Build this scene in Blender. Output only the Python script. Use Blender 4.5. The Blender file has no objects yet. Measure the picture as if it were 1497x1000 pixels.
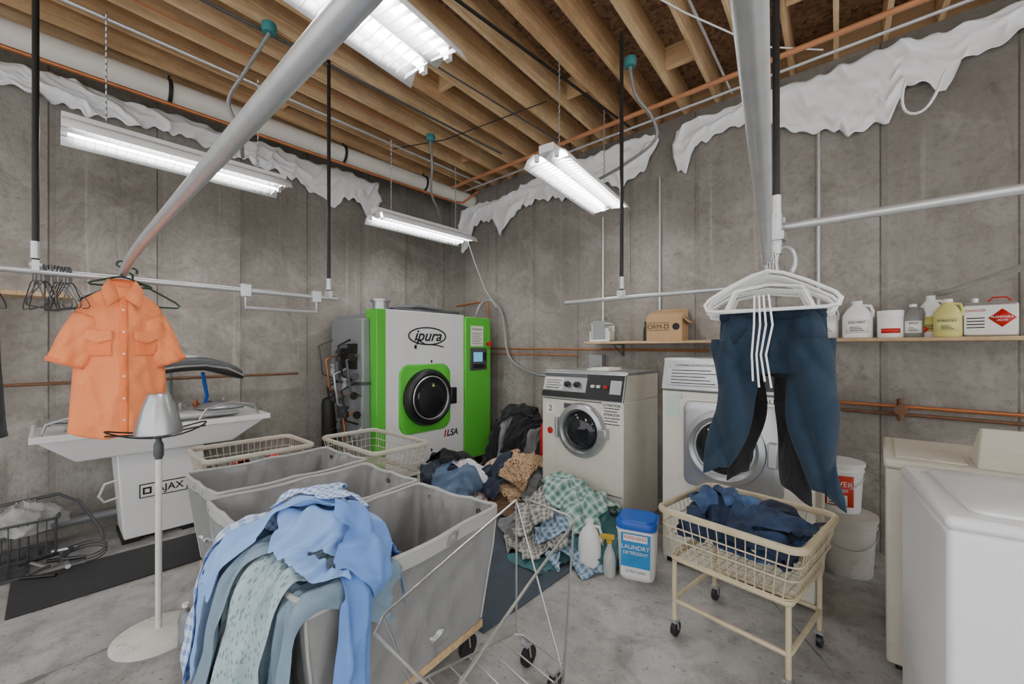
import bpy, math, random
import numpy as np
from mathutils import Vector, Matrix
random.seed(3)
R=math.radians
scene=bpy.context.scene
COL=scene.collection
def lin(c):
    c=c/255
    return c/12.92 if c<=.04045 else ((c+.055)/1.055)**2.4
def C(r,g,b): return (lin(r),lin(g),lin(b),1)
# ---------------------------------------------------------------- materials
def node(nt,typ,ins=None,**props):
    n=nt.nodes.new(typ)
    for k,v in props.items(): setattr(n,k,v)
    for k,v in (ins or {}).items():
        if isinstance(v,bpy.types.NodeSocket): nt.links.new(v,n.inputs[k])
        else: n.inputs[k].default_value=v
    return n
def base(name):
    m=bpy.data.materials.new(name); m.use_nodes=True
    nt=m.node_tree; b=nt.nodes['Principled BSDF']
    return m,nt,b
def mix(nt,f,a,b,bt='MIX'):
    n=node(nt,'ShaderNodeMix',{0:f,6:a,7:b},data_type='RGBA',blend_type=bt)
    return n.outputs[2]
def mth(nt,op,a,b=0.0):
    return node(nt,'ShaderNodeMath',{0:a,1:b},operation=op).outputs[0]
def sc(c,k): return (min(1,c[0]*k),min(1,c[1]*k),min(1,c[2]*k),1)
def mat(name,col,rough=.5,metal=0,var=.12,vs=6,bump=0,bs=60,emit=0,trans=0,alpha=1,sheen=0,grime=0):
    m,nt,b=base(name)
    tc=node(nt,'ShaderNodeTexCoord').outputs['Object']
    ns=node(nt,'ShaderNodeTexNoise',{'Vector':tc,'Scale':vs,'Detail':5.0}).outputs[0]
    c=mix(nt,ns,sc(col,1-var*1.6),sc(col,1+var*1.2))
    if grime:
        g1=node(nt,'ShaderNodeTexNoise',{'Vector':tc,'Scale':7.0,'Detail':9.0,'Roughness':.75,'Distortion':.8}).outputs[0]
        g=node(nt,'ShaderNodeMapRange',{'Value':g1,1:.54,2:.68}).outputs[0]
        zz=node(nt,'ShaderNodeSeparateXYZ',{0:tc}).outputs[2]
        low=node(nt,'ShaderNodeMapRange',{'Value':zz,1:.35,2:0.0,3:.4,4:1.0}).outputs[0]
        c=mix(nt,mth(nt,'MULTIPLY',mth(nt,'MULTIPLY',g,low),grime),c,C(120,106,84))
    nt.links.new(c,b.inputs['Base Color'])
    b.inputs['Roughness'].default_value=rough; b.inputs['Metallic'].default_value=metal
    if bump:
        n2=node(nt,'ShaderNodeTexNoise',{'Vector':tc,'Scale':bs,'Detail':4.0}).outputs[0]
        bp=node(nt,'ShaderNodeBump',{'Strength':bump,'Distance':.01,'Height':n2}).outputs[0]
        nt.links.new(bp,b.inputs['Normal'])
    if emit:
        b.inputs['Emission Color'].default_value=col; b.inputs['Emission Strength'].default_value=emit
    if trans: b.inputs['Transmission Weight'].default_value=trans
    if alpha<1: b.inputs['Alpha'].default_value=alpha
    if sheen: b.inputs['Sheen Weight'].default_value=sheen
    return m
def wallmat(name,axis):
    m,nt,b=base(name)
    tc=node(nt,'ShaderNodeTexCoord').outputs['Object']
    sp=node(nt,'ShaderNodeSeparateXYZ',{0:tc})
    a=sp.outputs[axis]; z=sp.outputs[2]
    def N(scale,sc_=(1,1,1),rough=.65,dist=0.0,det=7.0):
        v=node(nt,'ShaderNodeMapping',{'Vector':tc,'Scale':sc_}).outputs[0]
        return node(nt,'ShaderNodeTexNoise',{'Vector':v,'Scale':scale,'Detail':det,'Roughness':rough,'Distortion':dist}).outputs[0]
    def MR(v,a_,b_): return node(nt,'ShaderNodeMapRange',{'Value':v,1:a_,2:b_}).outputs[0]
    n1=N(.8,rough=.55); n2=N(1.6,(4,4,.35)); n3=N(24.0,rough=.7); n4=N(5.0,rough=.75); n5=N(1.5,(3,3,.6),dist=1.2); n6=N(1.4,(1,1,1.2),rough=.72,dist=1.2); n7=N(2.8,rough=.8,dist=.5); n8=N(2.4,(7,7,.25),rough=.6)
    c=mix(nt,MR(n1,.36,.64),C(138,132,124),C(170,165,157))
    c=mix(nt,mth(nt,'MULTIPLY',MR(n2,.44,.70),.35),c,C(114,107,98))
    c=mix(nt,mth(nt,'MULTIPLY',MR(n6,.50,.62),.42),c,C(194,189,181))
    c=mix(nt,mth(nt,'MULTIPLY',MR(n7,.54,.66),.40),c,C(104,97,88))
    c=mix(nt,mth(nt,'MULTIPLY',MR(n5,.60,.72),.45),c,C(86,79,71))
    c=mix(nt,mth(nt,'MULTIPLY',MR(n8,.62,.72),.40),c,C(208,204,196))
    c=mix(nt,mth(nt,'MULTIPLY',MR(n4,.54,.68),.25),c,C(200,195,186))
    c=mix(nt,mth(nt,'MULTIPLY',MR(n3,.50,.36),.28),c,C(92,86,78))
    brd=mth(nt,'FLOOR',mth(nt,'DIVIDE',a,.61))
    wn=node(nt,'ShaderNodeTexWhiteNoise',{'W':brd},noise_dimensions='1D').outputs[0]
    c=mix(nt,mth(nt,'MULTIPLY',wn,.30),c,C(100,94,86))
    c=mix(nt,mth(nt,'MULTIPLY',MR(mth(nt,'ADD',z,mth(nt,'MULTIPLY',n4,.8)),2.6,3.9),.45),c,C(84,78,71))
    fr=mth(nt,'FRACT',mth(nt,'ADD',mth(nt,'DIVIDE',a,.61),mth(nt,'MULTIPLY',n4,.012)))
    seam=mth(nt,'LESS_THAN',fr,.016)
    soft=mth(nt,'LESS_THAN',mth(nt,'ABSOLUTE',mth(nt,'SUBTRACT',fr,.02)),.05)
    seamw=MR(N(1.2,(1,1,.7)),.38,.56)
    dark=mth(nt,'MAXIMUM',mth(nt,'MULTIPLY',mth(nt,'MULTIPLY',seam,seamw),.75),mth(nt,'MULTIPLY',mth(nt,'MULTIPLY',soft,n3),.28))
    c=mix(nt,dark,c,C(66,60,53))
    nt.links.new(c,b.inputs['Base Color']); b.inputs['Roughness'].default_value=.9
    hgt=mth(nt,'ADD',mth(nt,'MULTIPLY',n3,.5),mth(nt,'SUBTRACT',mth(nt,'ADD',mth(nt,'MULTIPLY',n6,.8),mth(nt,'MULTIPLY',n4,.6)),mth(nt,'MULTIPLY',dark,.8)))
    bp=node(nt,'ShaderNodeBump',{'Strength':.7,'Distance':.028,'Height':hgt}).outputs[0]
    nt.links.new(bp,b.inputs['Normal'])
    return m
def floormat():
    m,nt,b=base('floor_concrete')
    tc=node(nt,'ShaderNodeTexCoord').outputs['Object']
    n1=node(nt,'ShaderNodeTexNoise',{'Vector':tc,'Scale':1.3,'Detail':9.0,'Roughness':.62,'Distortion':.6}).outputs[0]
    n2=node(nt,'ShaderNodeTexNoise',{'Vector':tc,'Scale':6.0,'Detail':9.0,'Roughness':.7}).outputs[0]
    n3=node(nt,'ShaderNodeTexNoise',{'Vector':tc,'Scale':45.0,'Detail':3.0}).outputs[0]
    n4=node(nt,'ShaderNodeTexNoise',{'Vector':tc,'Scale':2.2,'Detail':8.0,'Roughness':.65,'Distortion':1.5}).outputs[0]
    MR=lambda v,a_,b_: node(nt,'ShaderNodeMapRange',{'Value':v,1:a_,2:b_}).outputs[0]
    c=mix(nt,MR(n1,.38,.62),C(144,142,139),C(188,186,183))
    c=mix(nt,mth(nt,'MULTIPLY',MR(n2,.48,.62),.5),c,C(114,111,107))
    c=mix(nt,mth(nt,'MULTIPLY',MR(n4,.55,.66),.50),c,C(98,95,91))
    c=mix(nt,mth(nt,'MULTIPLY',MR(n3,.61,.70),.55),c,C(80,76,72))
    vo=node(nt,'ShaderNodeTexVoronoi',{'Vector':node(nt,'ShaderNodeMapping',{'Vector':tc,'Scale':(.45,.45,.45)}).outputs[0],'Scale':1.0},feature='DISTANCE_TO_EDGE').outputs[0]
    ck=mth(nt,'LESS_THAN',mth(nt,'ADD',vo,mth(nt,'MULTIPLY',n2,.02)),.0118)
    c=mix(nt,mth(nt,'MULTIPLY',ck,.6),c,C(70,66,62))
    nt.links.new(c,b.inputs['Base Color']); b.inputs['Roughness'].default_value=.5
    bp=node(nt,'ShaderNodeBump',{'Strength':.3,'Distance':.01,'Height':n2}).outputs[0]
    nt.links.new(bp,b.inputs['Normal'])
    return m
def woodmat(name,c1,c2,ax=1,rough=.7):
    m,nt,b=base(name)
    tc=node(nt,'ShaderNodeTexCoord').outputs['Object']
    s=[14,14,14]; s[ax]=.8
    mp=node(nt,'ShaderNodeMapping',{'Vector':tc,'Scale':tuple(s)}).outputs[0]
    n1=node(nt,'ShaderNodeTexNoise',{'Vector':mp,'Scale':2.0,'Detail':6.0,'Distortion':.9,'Roughness':.7}).outputs[0]
    n2=node(nt,'ShaderNodeTexNoise',{'Vector':tc,'Scale':1.8,'Detail':6.0,'Roughness':.7}).outputs[0]
    r=node(nt,'ShaderNodeMapRange',{'Value':n1,1:.35,2:.65}).outputs[0]
    c=mix(nt,r,c1,c2)
    r2=node(nt,'ShaderNodeMapRange',{'Value':n2,1:.42,2:.66}).outputs[0]
    c=mix(nt,mth(nt,'MULTIPLY',r2,.5),c,sc(c1,.5))
    nt.links.new(c,b.inputs['Base Color']); b.inputs['Roughness'].default_value=rough
    return m
def osbmat():
    m,nt,b=base('osb_subfloor')
    tc=node(nt,'ShaderNodeTexCoord').outputs['Object']
    v=node(nt,'ShaderNodeTexVoronoi',{'Vector':tc,'Scale':38.0}).outputs['Color']
    bw=node(nt,'ShaderNodeRGBToBW',{0:v}).outputs[0]
    c=mix(nt,bw,C(92,68,52),C(168,134,106))
    nt.links.new(c,b.inputs['Base Color']); b.inputs['Roughness'].default_value=.85
    return m
def fabric(name,c0,kind='plain',c1=None,c2=None,n=14,rough=.9,w=.3,fold=.5):
    m,nt,b=base(name)
    uv=node(nt,'ShaderNodeTexCoord').outputs['UV']
    ob=node(nt,'ShaderNodeTexCoord').outputs['Object']
    sp=node(nt,'ShaderNodeSeparateXYZ',{0:uv})
    u,v=sp.outputs[0],sp.outputs[1]
    ns=node(nt,'ShaderNodeTexNoise',{'Vector':ob,'Scale':14.0,'Detail':4.0}).outputs[0]
    c=mix(nt,ns,sc(c0,.88),sc(c0,1.08))
    if kind in('plaid','check'):
        a=mth(nt,'LESS_THAN',mth(nt,'FRACT',mth(nt,'MULTIPLY',u,float(n))),w)
        d=mth(nt,'LESS_THAN',mth(nt,'FRACT',mth(nt,'MULTIPLY',v,float(n))),w)
        c=mix(nt,mth(nt,'MULTIPLY',mth(nt,'ADD',a,d),.42),c,c1)
        if c2:
            e=mth(nt,'LESS_THAN',mth(nt,'FRACT',mth(nt,'ADD',mth(nt,'MULTIPLY',u,float(n)),.35)),.07)
            f=mth(nt,'LESS_THAN',mth(nt,'FRACT',mth(nt,'ADD',mth(nt,'MULTIPLY',v,float(n)),.35)),.07)
            c=mix(nt,mth(nt,'MULTIPLY',mth(nt,'MAXIMUM',e,f),.8),c,c2)
    if kind=='stripe':
        a=mth(nt,'LESS_THAN',mth(nt,'FRACT',mth(nt,'MULTIPLY',u,float(n))),w)
        c=mix(nt,mth(nt,'MULTIPLY',a,.8),c,c1)
    if kind=='spots':
        vo=node(nt,'ShaderNodeTexVoronoi',{'Vector':uv,'Scale':float(n),'Randomness':1.0}).outputs[0]
        r=node(nt,'ShaderNodeMapRange',{'Value':vo,1:.28,2:.36}).outputs[0]
        c=mix(nt,r,c1,c)
    if kind=='denim':
        n2=node(nt,'ShaderNodeTexNoise',{'Vector':ob,'Scale':5.0,'Detail':6.0,'Roughness':.7}).outputs[0]
        r=node(nt,'ShaderNodeMapRange',{'Value':n2,1:.45,2:.68}).outputs[0]
        c=mix(nt,mth(nt,'MULTIPLY',r,.7),c,c1)
    nt.links.new(c,b.inputs['Base Color']); b.inputs['Roughness'].default_value=rough
    b.inputs['Sheen Weight'].default_value=.06
    wv=node(nt,'ShaderNodeTexNoise',{'Vector':ob,'Scale':240.0,'Detail':1.0}).outputs[0]
    fo=node(nt,'ShaderNodeTexNoise',{'Vector':ob,'Scale':11.0,'Detail':2.0,'Distortion':1.6}).outputs[0]
    hh=mth(nt,'ADD',mth(nt,'MULTIPLY',wv,.1),mth(nt,'MULTIPLY',fo,1.2))
    nt.links.new(node(nt,'ShaderNodeBump',{'Strength':fold,'Distance':.02,'Height':hh}).outputs[0],b.inputs['Normal'])
    return m
galv=mat('galvanized_steel',C(204,205,206),.36,.55,.12,20)
chrome=mat('chrome',C(190,188,184),.3,.9,.1,12)
steel=mat('brushed_steel',C(184,186,188),.35,.75,.1,14)
iron=mat('black_iron',C(42,40,39),.5,.4,.2,20)
rust=mat('rusty_pipe',C(120,86,64),.6,.4,.3,20)
copper=mat('copper_pipe',C(178,112,70),.4,.5,.25,8)
white=mat('white_enamel',C(236,236,236),.35,0,.02,3,grime=.15)
cream=mat('cream_enamel',C(226,222,209),.4,0,.06,3,grime=.4)
dcream=mat('cream_washer_enamel',C(212,206,190),.4,0,.06,3,grime=.5)
plwhite=mat('white_plastic',C(240,240,238),.4,0,.03,5)
wirecream=mat('cream_coated_wire',C(200,186,154),.45,0,.2,14)
green=mat('green_panel',C(84,188,58),.35,0,.04,3)
black=mat('black_plastic',C(26,26,28),.35,0,.15,10)
rubber=mat('black_rubber',C(46,46,47),.8,0,.2,10,.3,80)
glassd=mat('dark_glass',C(34,36,40),.08,0,.2,6)
grey=mat('grey_enamel',C(140,142,144),.45,.2,.1,5)
dgrey=mat('dark_grey_enamel',C(82,84,86),.5,.2,.1,5)
canvas=mat('grey_canvas',C(138,138,137),.85,0,.12,7,.9,9)
canvastrim=mat('light_grey_binding',C(176,176,173),.8,0,.08,10)
joists_m=[woodmat('joist_lumber_%d'%k,a_,b_) for k,(a_,b_) in enumerate([(C(208,172,126),C(240,210,166)),(C(184,144,100),C(226,190,146)),(C(198,160,114),C(244,216,172))])]
blockw=woodmat('blocking_lumber',C(206,168,124),C(238,206,162),0)
shelfw=woodmat('shelf_board',C(180,148,108),C(216,188,146),0)
osb=osbmat()
tube_on=mat('lit_fluorescent_tube',(1,1,1,1),.4,0,0,1,emit=42)
refl=mat('white_reflector',C(244,244,244),.35,0,.01,3)
pvc=mat('white_pipe_insulation',C(220,215,206),.6,0,.08,4)
teal=mat('teal_junction_cap',C(60,130,130),.5,0,.15,10)
flex=mat('flexible_conduit',C(150,152,152),.4,.6,.1,30,.6,120)
wfab=fabric('white_sheeting',C(252,252,254),fold=.1)
orange=fabric('orange_cotton',C(255,144,88),fold=.2)
orange2=fabric('orange_cotton_trim',C(250,130,74),fold=.2)
navy=fabric('navy_twill',C(22,44,62),fold=.2)
navyd=fabric('navy_twill_band',C(16,34,50))
blackf=fabric('black_twill',C(22,22,26))
red=mat('red_plastic',C(196,34,30),.4,0,.1,8)
blue=mat('blue_plastic',C(28,92,190),.35,0,.08,8)
paper=mat('paper',C(236,234,228),.8,0,.03,8)
ink=mat('black_ink',C(22,22,24),.7,0,.05,8)
cardb=mat('cardboard',C(186,152,112),.85,0,.08,8)
yellowp=mat('yellow_jug_plastic',C(210,202,120),.4,0,.08,8)
tplast=mat('translucent_plastic',C(224,226,224),.3,0,.06,8,trans=.35)
screenb=mat('lcd_screen_blue',C(110,190,235),.2,0,.1,12,emit=.5)
dkgreen=mat('dark_green_plastic',C(38,62,46),.4,0,.1,8)
pad=mat('silver_press_pad',C(196,196,193),.6,.1,.1,8,.3,60)
matblue=mat('blue_grey_mat',C(66,76,86),.9,0,.25,9,.4,90)
# ---------------------------------------------------------------- mesh builder
class MB:
    def __init__(s): s.v=[];s.f=[]
    def add(s,vs,fs):
        o=len(s.v); s.v+=[tuple(v) for v in vs]; s.f+=[tuple(o+i for i in f) for f in fs]; return s
    def box(s,x0,x1,y0,y1,z0,z1):
        return s.fr((x0,x1,y0,y1),z0,(x0,x1,y0,y1),z1)
    def fr(s,a,z0,b,z1):
        v=[(a[0],a[2],z0),(a[1],a[2],z0),(a[1],a[3],z0),(a[0],a[3],z0),(b[0],b[2],z1),(b[1],b[2],z1),(b[1],b[3],z1),(b[0],b[3],z1)]
        return s.add(v,[(3,2,1,0),(4,5,6,7),(0,1,5,4),(1,2,6,5),(2,3,7,6),(3,0,4,7)])
    def tube(s,pts,r,n=8,closed=False,flat=1):
        P=[Vector(p) for p in pts]; N=len(P); rs=r if isinstance(r,(list,tuple)) else [r]*N
        T=[]
        for i in range(N):
            if closed: t=P[(i+1)%N]-P[i-1]
            else: t=P[min(i+1,N-1)]-P[max(i-1,0)]
            T.append(t.normalized() if t.length>1e-9 else Vector((0,0,1)))
        up=Vector((0,0,1)) if abs(T[0].z)<.9 else Vector((1,0,0))
        a=T[0].cross(up).normalized(); vs=[]
        for i in range(N):
            a=(a-T[i]*a.dot(T[i]))
            a=a.normalized() if a.length>1e-6 else T[i].orthogonal().normalized()
            b=T[i].cross(a)
            for k in range(n):
                w=2*math.pi*k/n
                vs.append(P[i]+a*math.cos(w)*rs[i]+b*math.sin(w)*rs[i]*flat)
        fs=[]
        for i in range(N if closed else N-1):
            j=(i+1)%N
            for k in range(n):
                l=(k+1)%n; fs.append((i*n+k,i*n+l,j*n+l,j*n+k))
        if not closed:
            fs.append(tuple(range(n-1,-1,-1))); fs.append(tuple((N-1)*n+k for k in range(n)))
        return s.add(vs,fs)
    def cyl(s,p0,p1,r0,r1=None,n=20): return s.tube([p0,p1],[r0,r0 if r1 is None else r1],n)
    def lathe(s,prof,n=32,o=(0,0,0),ax='z',sx=1,sy=1,close=True):
        vs=[]
        for r,h in prof:
            for k in range(n):
                w=2*math.pi*k/n; c=r*math.cos(w)*sx; d=r*math.sin(w)*sy
                if ax=='z': vs.append((o[0]+c,o[1]+d,o[2]+h))
                elif ax=='y': vs.append((o[0]+c,o[1]-h,o[2]+d))
                else: vs.append((o[0]+h,o[1]+c,o[2]+d))
        fs=[]
        for i in range(len(prof)-1):
            for k in range(n):
                l=(k+1)%n; fs.append((i*n+k,i*n+l,(i+1)*n+l,(i+1)*n+k))
        if close:
            fs.append(tuple(range(n-1,-1,-1))); fs.append(tuple((len(prof)-1)*n+k for k in range(n)))
        return s.add(vs,fs)
    def loft(s,rings,caps=True,cap0=True):
        n=len(rings[0]); vs=[p for r in rings for p in r]; fs=[]
        for i in range(len(rings)-1):
            for k in range(n):
                l=(k+1)%n; fs.append((i*n+k,i*n+l,(i+1)*n+l,(i+1)*n+k))
        if caps:
            fs.append(tuple((len(rings)-1)*n+k for k in range(n)))
            if cap0: fs.append(tuple(range(n-1,-1,-1)))
        return s.add(vs,fs)
    def grid(s,fn,nu,nv):
        vs=[fn(i/nu,j/nv) for j in range(nv+1) for i in range(nu+1)]
        return s.add(vs,[(j*(nu+1)+i,j*(nu+1)+i+1,(j+1)*(nu+1)+i+1,(j+1)*(nu+1)+i) for j in range(nv) for i in range(nu)])
    def ngon(s,pts): return s.add(pts,[tuple(range(len(pts)))])
def fin(o,parent,loc,rz,label):
    COL.objects.link(o)
    if parent: o.parent=parent
    o.location=loc; o.rotation_euler=(rz if isinstance(rz,tuple) else (0,0,rz))
    if label: o['label']=label
def mk(name,mb,m,parent=None,smooth=True,bev=0,loc=(0,0,0),rz=0,label=None,ang=35,sub=0,solid=0,uv=None):
    me=bpy.data.meshes.new(name); me.from_pydata(mb.v,[],mb.f); me.update()
    bmfix(me)
    if uv is not None: 
        ul=me.uv_layers.new(name='UVMap')
        for l in me.loops: ul.data[l.index].uv=uv[l.vertex_index]
    if smooth:
        me.polygons.foreach_set('use_smooth',[True]*len(me.polygons)); me.set_sharp_from_angle(angle=R(ang))
    me.materials.append(m)
    o=bpy.data.objects.new(name,me)
    fin(o,parent,loc,rz,label)
    if solid: 
        md=o.modifiers.new('solid','SOLIDIFY'); md.thickness=solid; md.offset=0
    if sub:
        md=o.modifiers.new('sub','SUBSURF'); md.levels=sub; md.render_levels=sub
    if bev:
        md=o.modifiers.new('bev','BEVEL'); md.width=bev; md.segments=2; md.limit_method='ANGLE'; md.angle_limit=R(40)
    return o
import bmesh
def bmfix(me):
    bm=bmesh.new(); bm.from_mesh(me)
    bmesh.ops.recalc_face_normals(bm,faces=bm.faces); bm.to_mesh(me); bm.free()
def root(name,label,cat,loc=(0,0,0),rz=0,group=None):
    o=bpy.data.objects.new(name,None); o.empty_display_size=.1
    fin(o,None,loc,rz,label); o['category']=cat
    if group:o['group']=group
    return o
def top(o,label,cat,group=None):
    o['label']=label; o['category']=cat
    if group:o['group']=group
    return o
def text(parent,s,size,loc,m=None,rot=(R(90),0,0),shear=0,name='lettering',align='CENTER',sx=1,bold=0):
    cu=bpy.data.curves.new(name,'FONT'); cu.body=s; cu.size=size; cu.extrude=.0006; cu.align_x=align; cu.align_y='CENTER'; cu.shear=shear; cu.offset=bold
    t=bpy.data.objects.new('tmp',cu); COL.objects.link(t)
    bpy.context.view_layer.update()
    me=bpy.data.meshes.new_from_object(t.evaluated_get(bpy.context.evaluated_depsgraph_get()))
    bpy.data.objects.remove(t)
    me.materials.clear(); me.materials.append(m or ink)
    o=bpy.data.objects.new(name,me); COL.objects.link(o); o.parent=parent; o.location=loc; o.rotation_euler=rot; o.scale=(sx,1,1)
    return o
def clone(rt,loc,rz=None,label=None):
    n=rt.copy(); COL.objects.link(n); n.location=loc
    if rz is not None:n.rotation_euler=(0,0,rz)
    if label:n['label']=label
    def rec(a,b):
        for ch in a.children:
            k=ch.copy(); COL.objects.link(k); k.parent=b; rec(ch,k)
    rec(rt,n); return n
def struct(o): o['kind']='structure'; return o
def parts(name,boxes,m,parent,bev=0):
    for b in boxes: mk(name,MB().box(*b),m,parent,bev=bev)
# ---------------------------------------------------------------- room
XL=-4.55; YB=3.8; CH=3.5
struct(mk('floor',MB().box(XL-.2,3,-3,YB+.2,-.1,0),floormat(),smooth=False))
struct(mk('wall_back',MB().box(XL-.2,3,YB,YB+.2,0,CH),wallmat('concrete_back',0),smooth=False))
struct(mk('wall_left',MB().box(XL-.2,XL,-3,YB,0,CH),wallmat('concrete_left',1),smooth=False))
struct(mk('ceiling',MB().box(XL-.3,3.4,-3,YB+.2,CH+.24,CH+.27),osb,smooth=False))
struct(mk('trim_1',MB().box(XL-.3,3.4,YB+.14,YB+.18,CH,CH+.24),blockw,smooth=False))
struct(mk('trim_2',MB().box(XL-.34,XL-.30,-3,YB+.18,CH,CH+.24),joists_m[1],smooth=False))
JA=R(3.5)
x=XL-.2; i=0
jx=[]
SPC=.265
while x<3.1:
    j=mk('ceiling_joist',MB().box(-.0145,.0145,-6.6,0,CH+.001,CH+.238),joists_m[(i*2+i//3)%3],loc=(x,YB+.12,0),rz=JA,smooth=False)
    top(j,'exposed pine ceiling joist under the subfloor','joist','exposed ceiling joists'); jx.append(x)
    x+=SPC; i+=1
def blk(a,yy):
    d=YB+.12-yy; x0=jx[a]+d*math.tan(JA)
    top(mk('wood_blocking',MB().box(.0165,SPC-.0165,-.016,.016,CH+.07,CH+.237),blockw,loc=(x0,yy,0),rz=JA,smooth=False),'short pine block nailed between two joists','wood block','blocking between joists')
for (a,yy) in [(2,1.4),(7,2.2),(10,3.0),(13,3.2),(15,2.6),(16,3.1),(18,2.9),(4,3.2)]: blk(a,yy)
top(mk('ceiling_pipe',MB().tube([(-4.1,-2.5,3.38),(-4.1,3.79,3.38)],.085,24),pvc),'thick white insulated pipe hung along the concrete wall','pipe')
for yy in (.62,2.0,3.0):
    r=root('pipe_hanger','black strap hanger holding the white ceiling pipe','hanger',(-4.1,yy,3.38),group='straps on the white pipe')
    mk('strap',MB().tube([(.09*math.cos(a),0,.09*math.sin(a)) for a in [math.pi*2*k/20 for k in range(20)]],.014,6,True),iron,r)
    mk('hanger_rod',MB().cyl((0,0,.09),(0,0,.13),.008),iron,r)
top(mk('copper_pipe',MB().tube([(-3.9,-2.5,3.2),(-3.9,3.3,3.2),(-3.85,3.4,3.2),(-3.6,3.45,3.3)],.014,10),copper),'thin copper pipe running beside the white pipe','pipe')
top(mk('sprinkler_pipe',MB().tube([(-4.4,3.38,3.43),(2.8,3.38,3.43)],.019,12),mat('orange_sprinkler_pipe',C(196,134,92),.5,.1,.2,5)),'long orange-brown pipe running under the joists','pipe')
CC=[([(-4.4,3.62,3.46),(2.8,3.62,3.46)],.012,galv,'thin grey conduit beneath the joists beside the back wall'),
 ([(-3.0,-2,3.47),(-3.0,3.2,3.47)],.01,dgrey,'thin grey electrical conduit under the joists'),
 ([(-2.05,-1.0,3.48),(-1.75,3.7,3.48)],.011,iron,'thin dark cable run beneath a joist'),
 ([(-3.6,-1.0,3.48),(-3.75,3.7,3.48)],.012,galv,'thin steel conduit beneath the joists'),
 ([(-2.5,-1.0,3.48),(-2.4,3.7,3.48)],.007,dgrey,'thin dark wire beneath the joists'),
 ([(-.7,-1.0,3.48),(-.9,3.7,3.48)],.009,galv,'thin steel conduit beneath the joists'),
 ([(-3.3,-1.0,3.485),(-3.4,3.7,3.485)],.007,copper,'thin copper line beneath the joists'),
 ([(-1.3,1.2,3.49),(-1.1,2.0,3.44),(-.9,2.6,3.47),(-.6,3.2,3.44),(-.3,3.6,3.49)],.005,plwhite,'loose white wire sagging beneath the joists'),
 ([(-.2,1.5,3.49),(-.25,2.2,3.43),(-.5,2.9,3.46),(-.6,3.6,3.49)],.005,iron,'loose black wire sagging beneath the joists'),
 ([(-3.8,2.4,3.49),(-3.2,2.6,3.46),(-2.6,2.7,3.47),(-2.1,2.8,3.49)],.005,iron,'loose black cable sagging beneath the joists')]
for p_,r_,m_,l_ in CC: top(mk('ceiling_conduit',MB().tube(p_,r_,8),m_),l_,'conduit')
# ---------------------------------------------------------------- lamps
def lamp(loc,label,L=1.22,rz=0):
    r=root('fluorescent_lamp',label,'ceiling light',loc,rz,group='hanging shop lights')
    prof=[(-.17,-.062),(-.145,-.012),(-.1,.016),(-.05,.004),(0,-.034),(.05,.004),(.1,.016),(.145,-.012),(.17,-.062)]
    mb=MB().grid(lambda u,v:(*(lambda p:(p[0],(v-.5)*L,p[1]))(prof[round(u*8)]),),8,6)
    mk('reflector',mb,refl,r,solid=.003,ang=25)
    mk('housing',MB().box(-.055,.055,-L/2,L/2,.012,.065),refl,r,bev=.004)
    for sx in (-.075,.075):
        mk('tube',MB().cyl((sx,-L/2+.03,-.010),(sx,L/2-.03,-.010),.013,n=16),tube_on,r,label='lit white fluorescent tube')
        for e in(-1,1): mk('socket',MB().box(sx-.014,sx+.014,e*(L/2-.012)-.012,e*(L/2-.012)+.012,-.035,.012),plwhite,r)
    g=MB()
    for k in range(24):
        y=-L/2+.05+k*(L-.1)/23
        for sx in(-1,1):
            g.add([(sx*.012,y-.001,-.036),(sx*.012,y+.001,-.036),(sx*.16,y+.001,-.052),(sx*.16,y-.001,-.052),(sx*.012,y-.001,-.028),(sx*.012,y+.001,-.028),(sx*.15,y+.001,-.03),(sx*.15,y-.001,-.03)],[(0,1,2,3),(4,7,6,5),(0,3,7,4),(1,5,6,2)])
    mk('louver_blades',g,refl,r,smooth=False)
    for yy in(-.42,.42):
        pts=[(.004*((k%2)*2-1),yy,.065+k*(CH-loc[2]-.065)/36) for k in range(37)]
        mk('chain',MB().tube(pts,.0045,5),steel,r)
    return r
lamp((-1.40,.555,2.69),'bright white hanging shop light close overhead',rz=R(7.7))
lamp((-1.73,2.79,2.69),'bright white hanging shop light before the back wall',rz=R(7.7))
lamp((-3.6,.66,2.72),'white hanging shop light along the side wall')
L4=lamp((-3.65,2.7,2.70),'white hanging shop light above the dry-cleaning machine')
lamp((.9,.58,2.69),'added white shop light behind the camera for fill light')  # added fixture, out of view behind the camera, to brighten the room
lamp((-.6,-1.4,2.69),'added unseen white shop light lighting the room from behind')  # another added fixture further back, unseen, only for its fill light
mk('power_cord',MB().tube([(.1,.5,-.02),(.13,.6,-.3),(.15,.75,-.6),(.19,.9,-.8)],.004,6),plwhite,L4)
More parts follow.
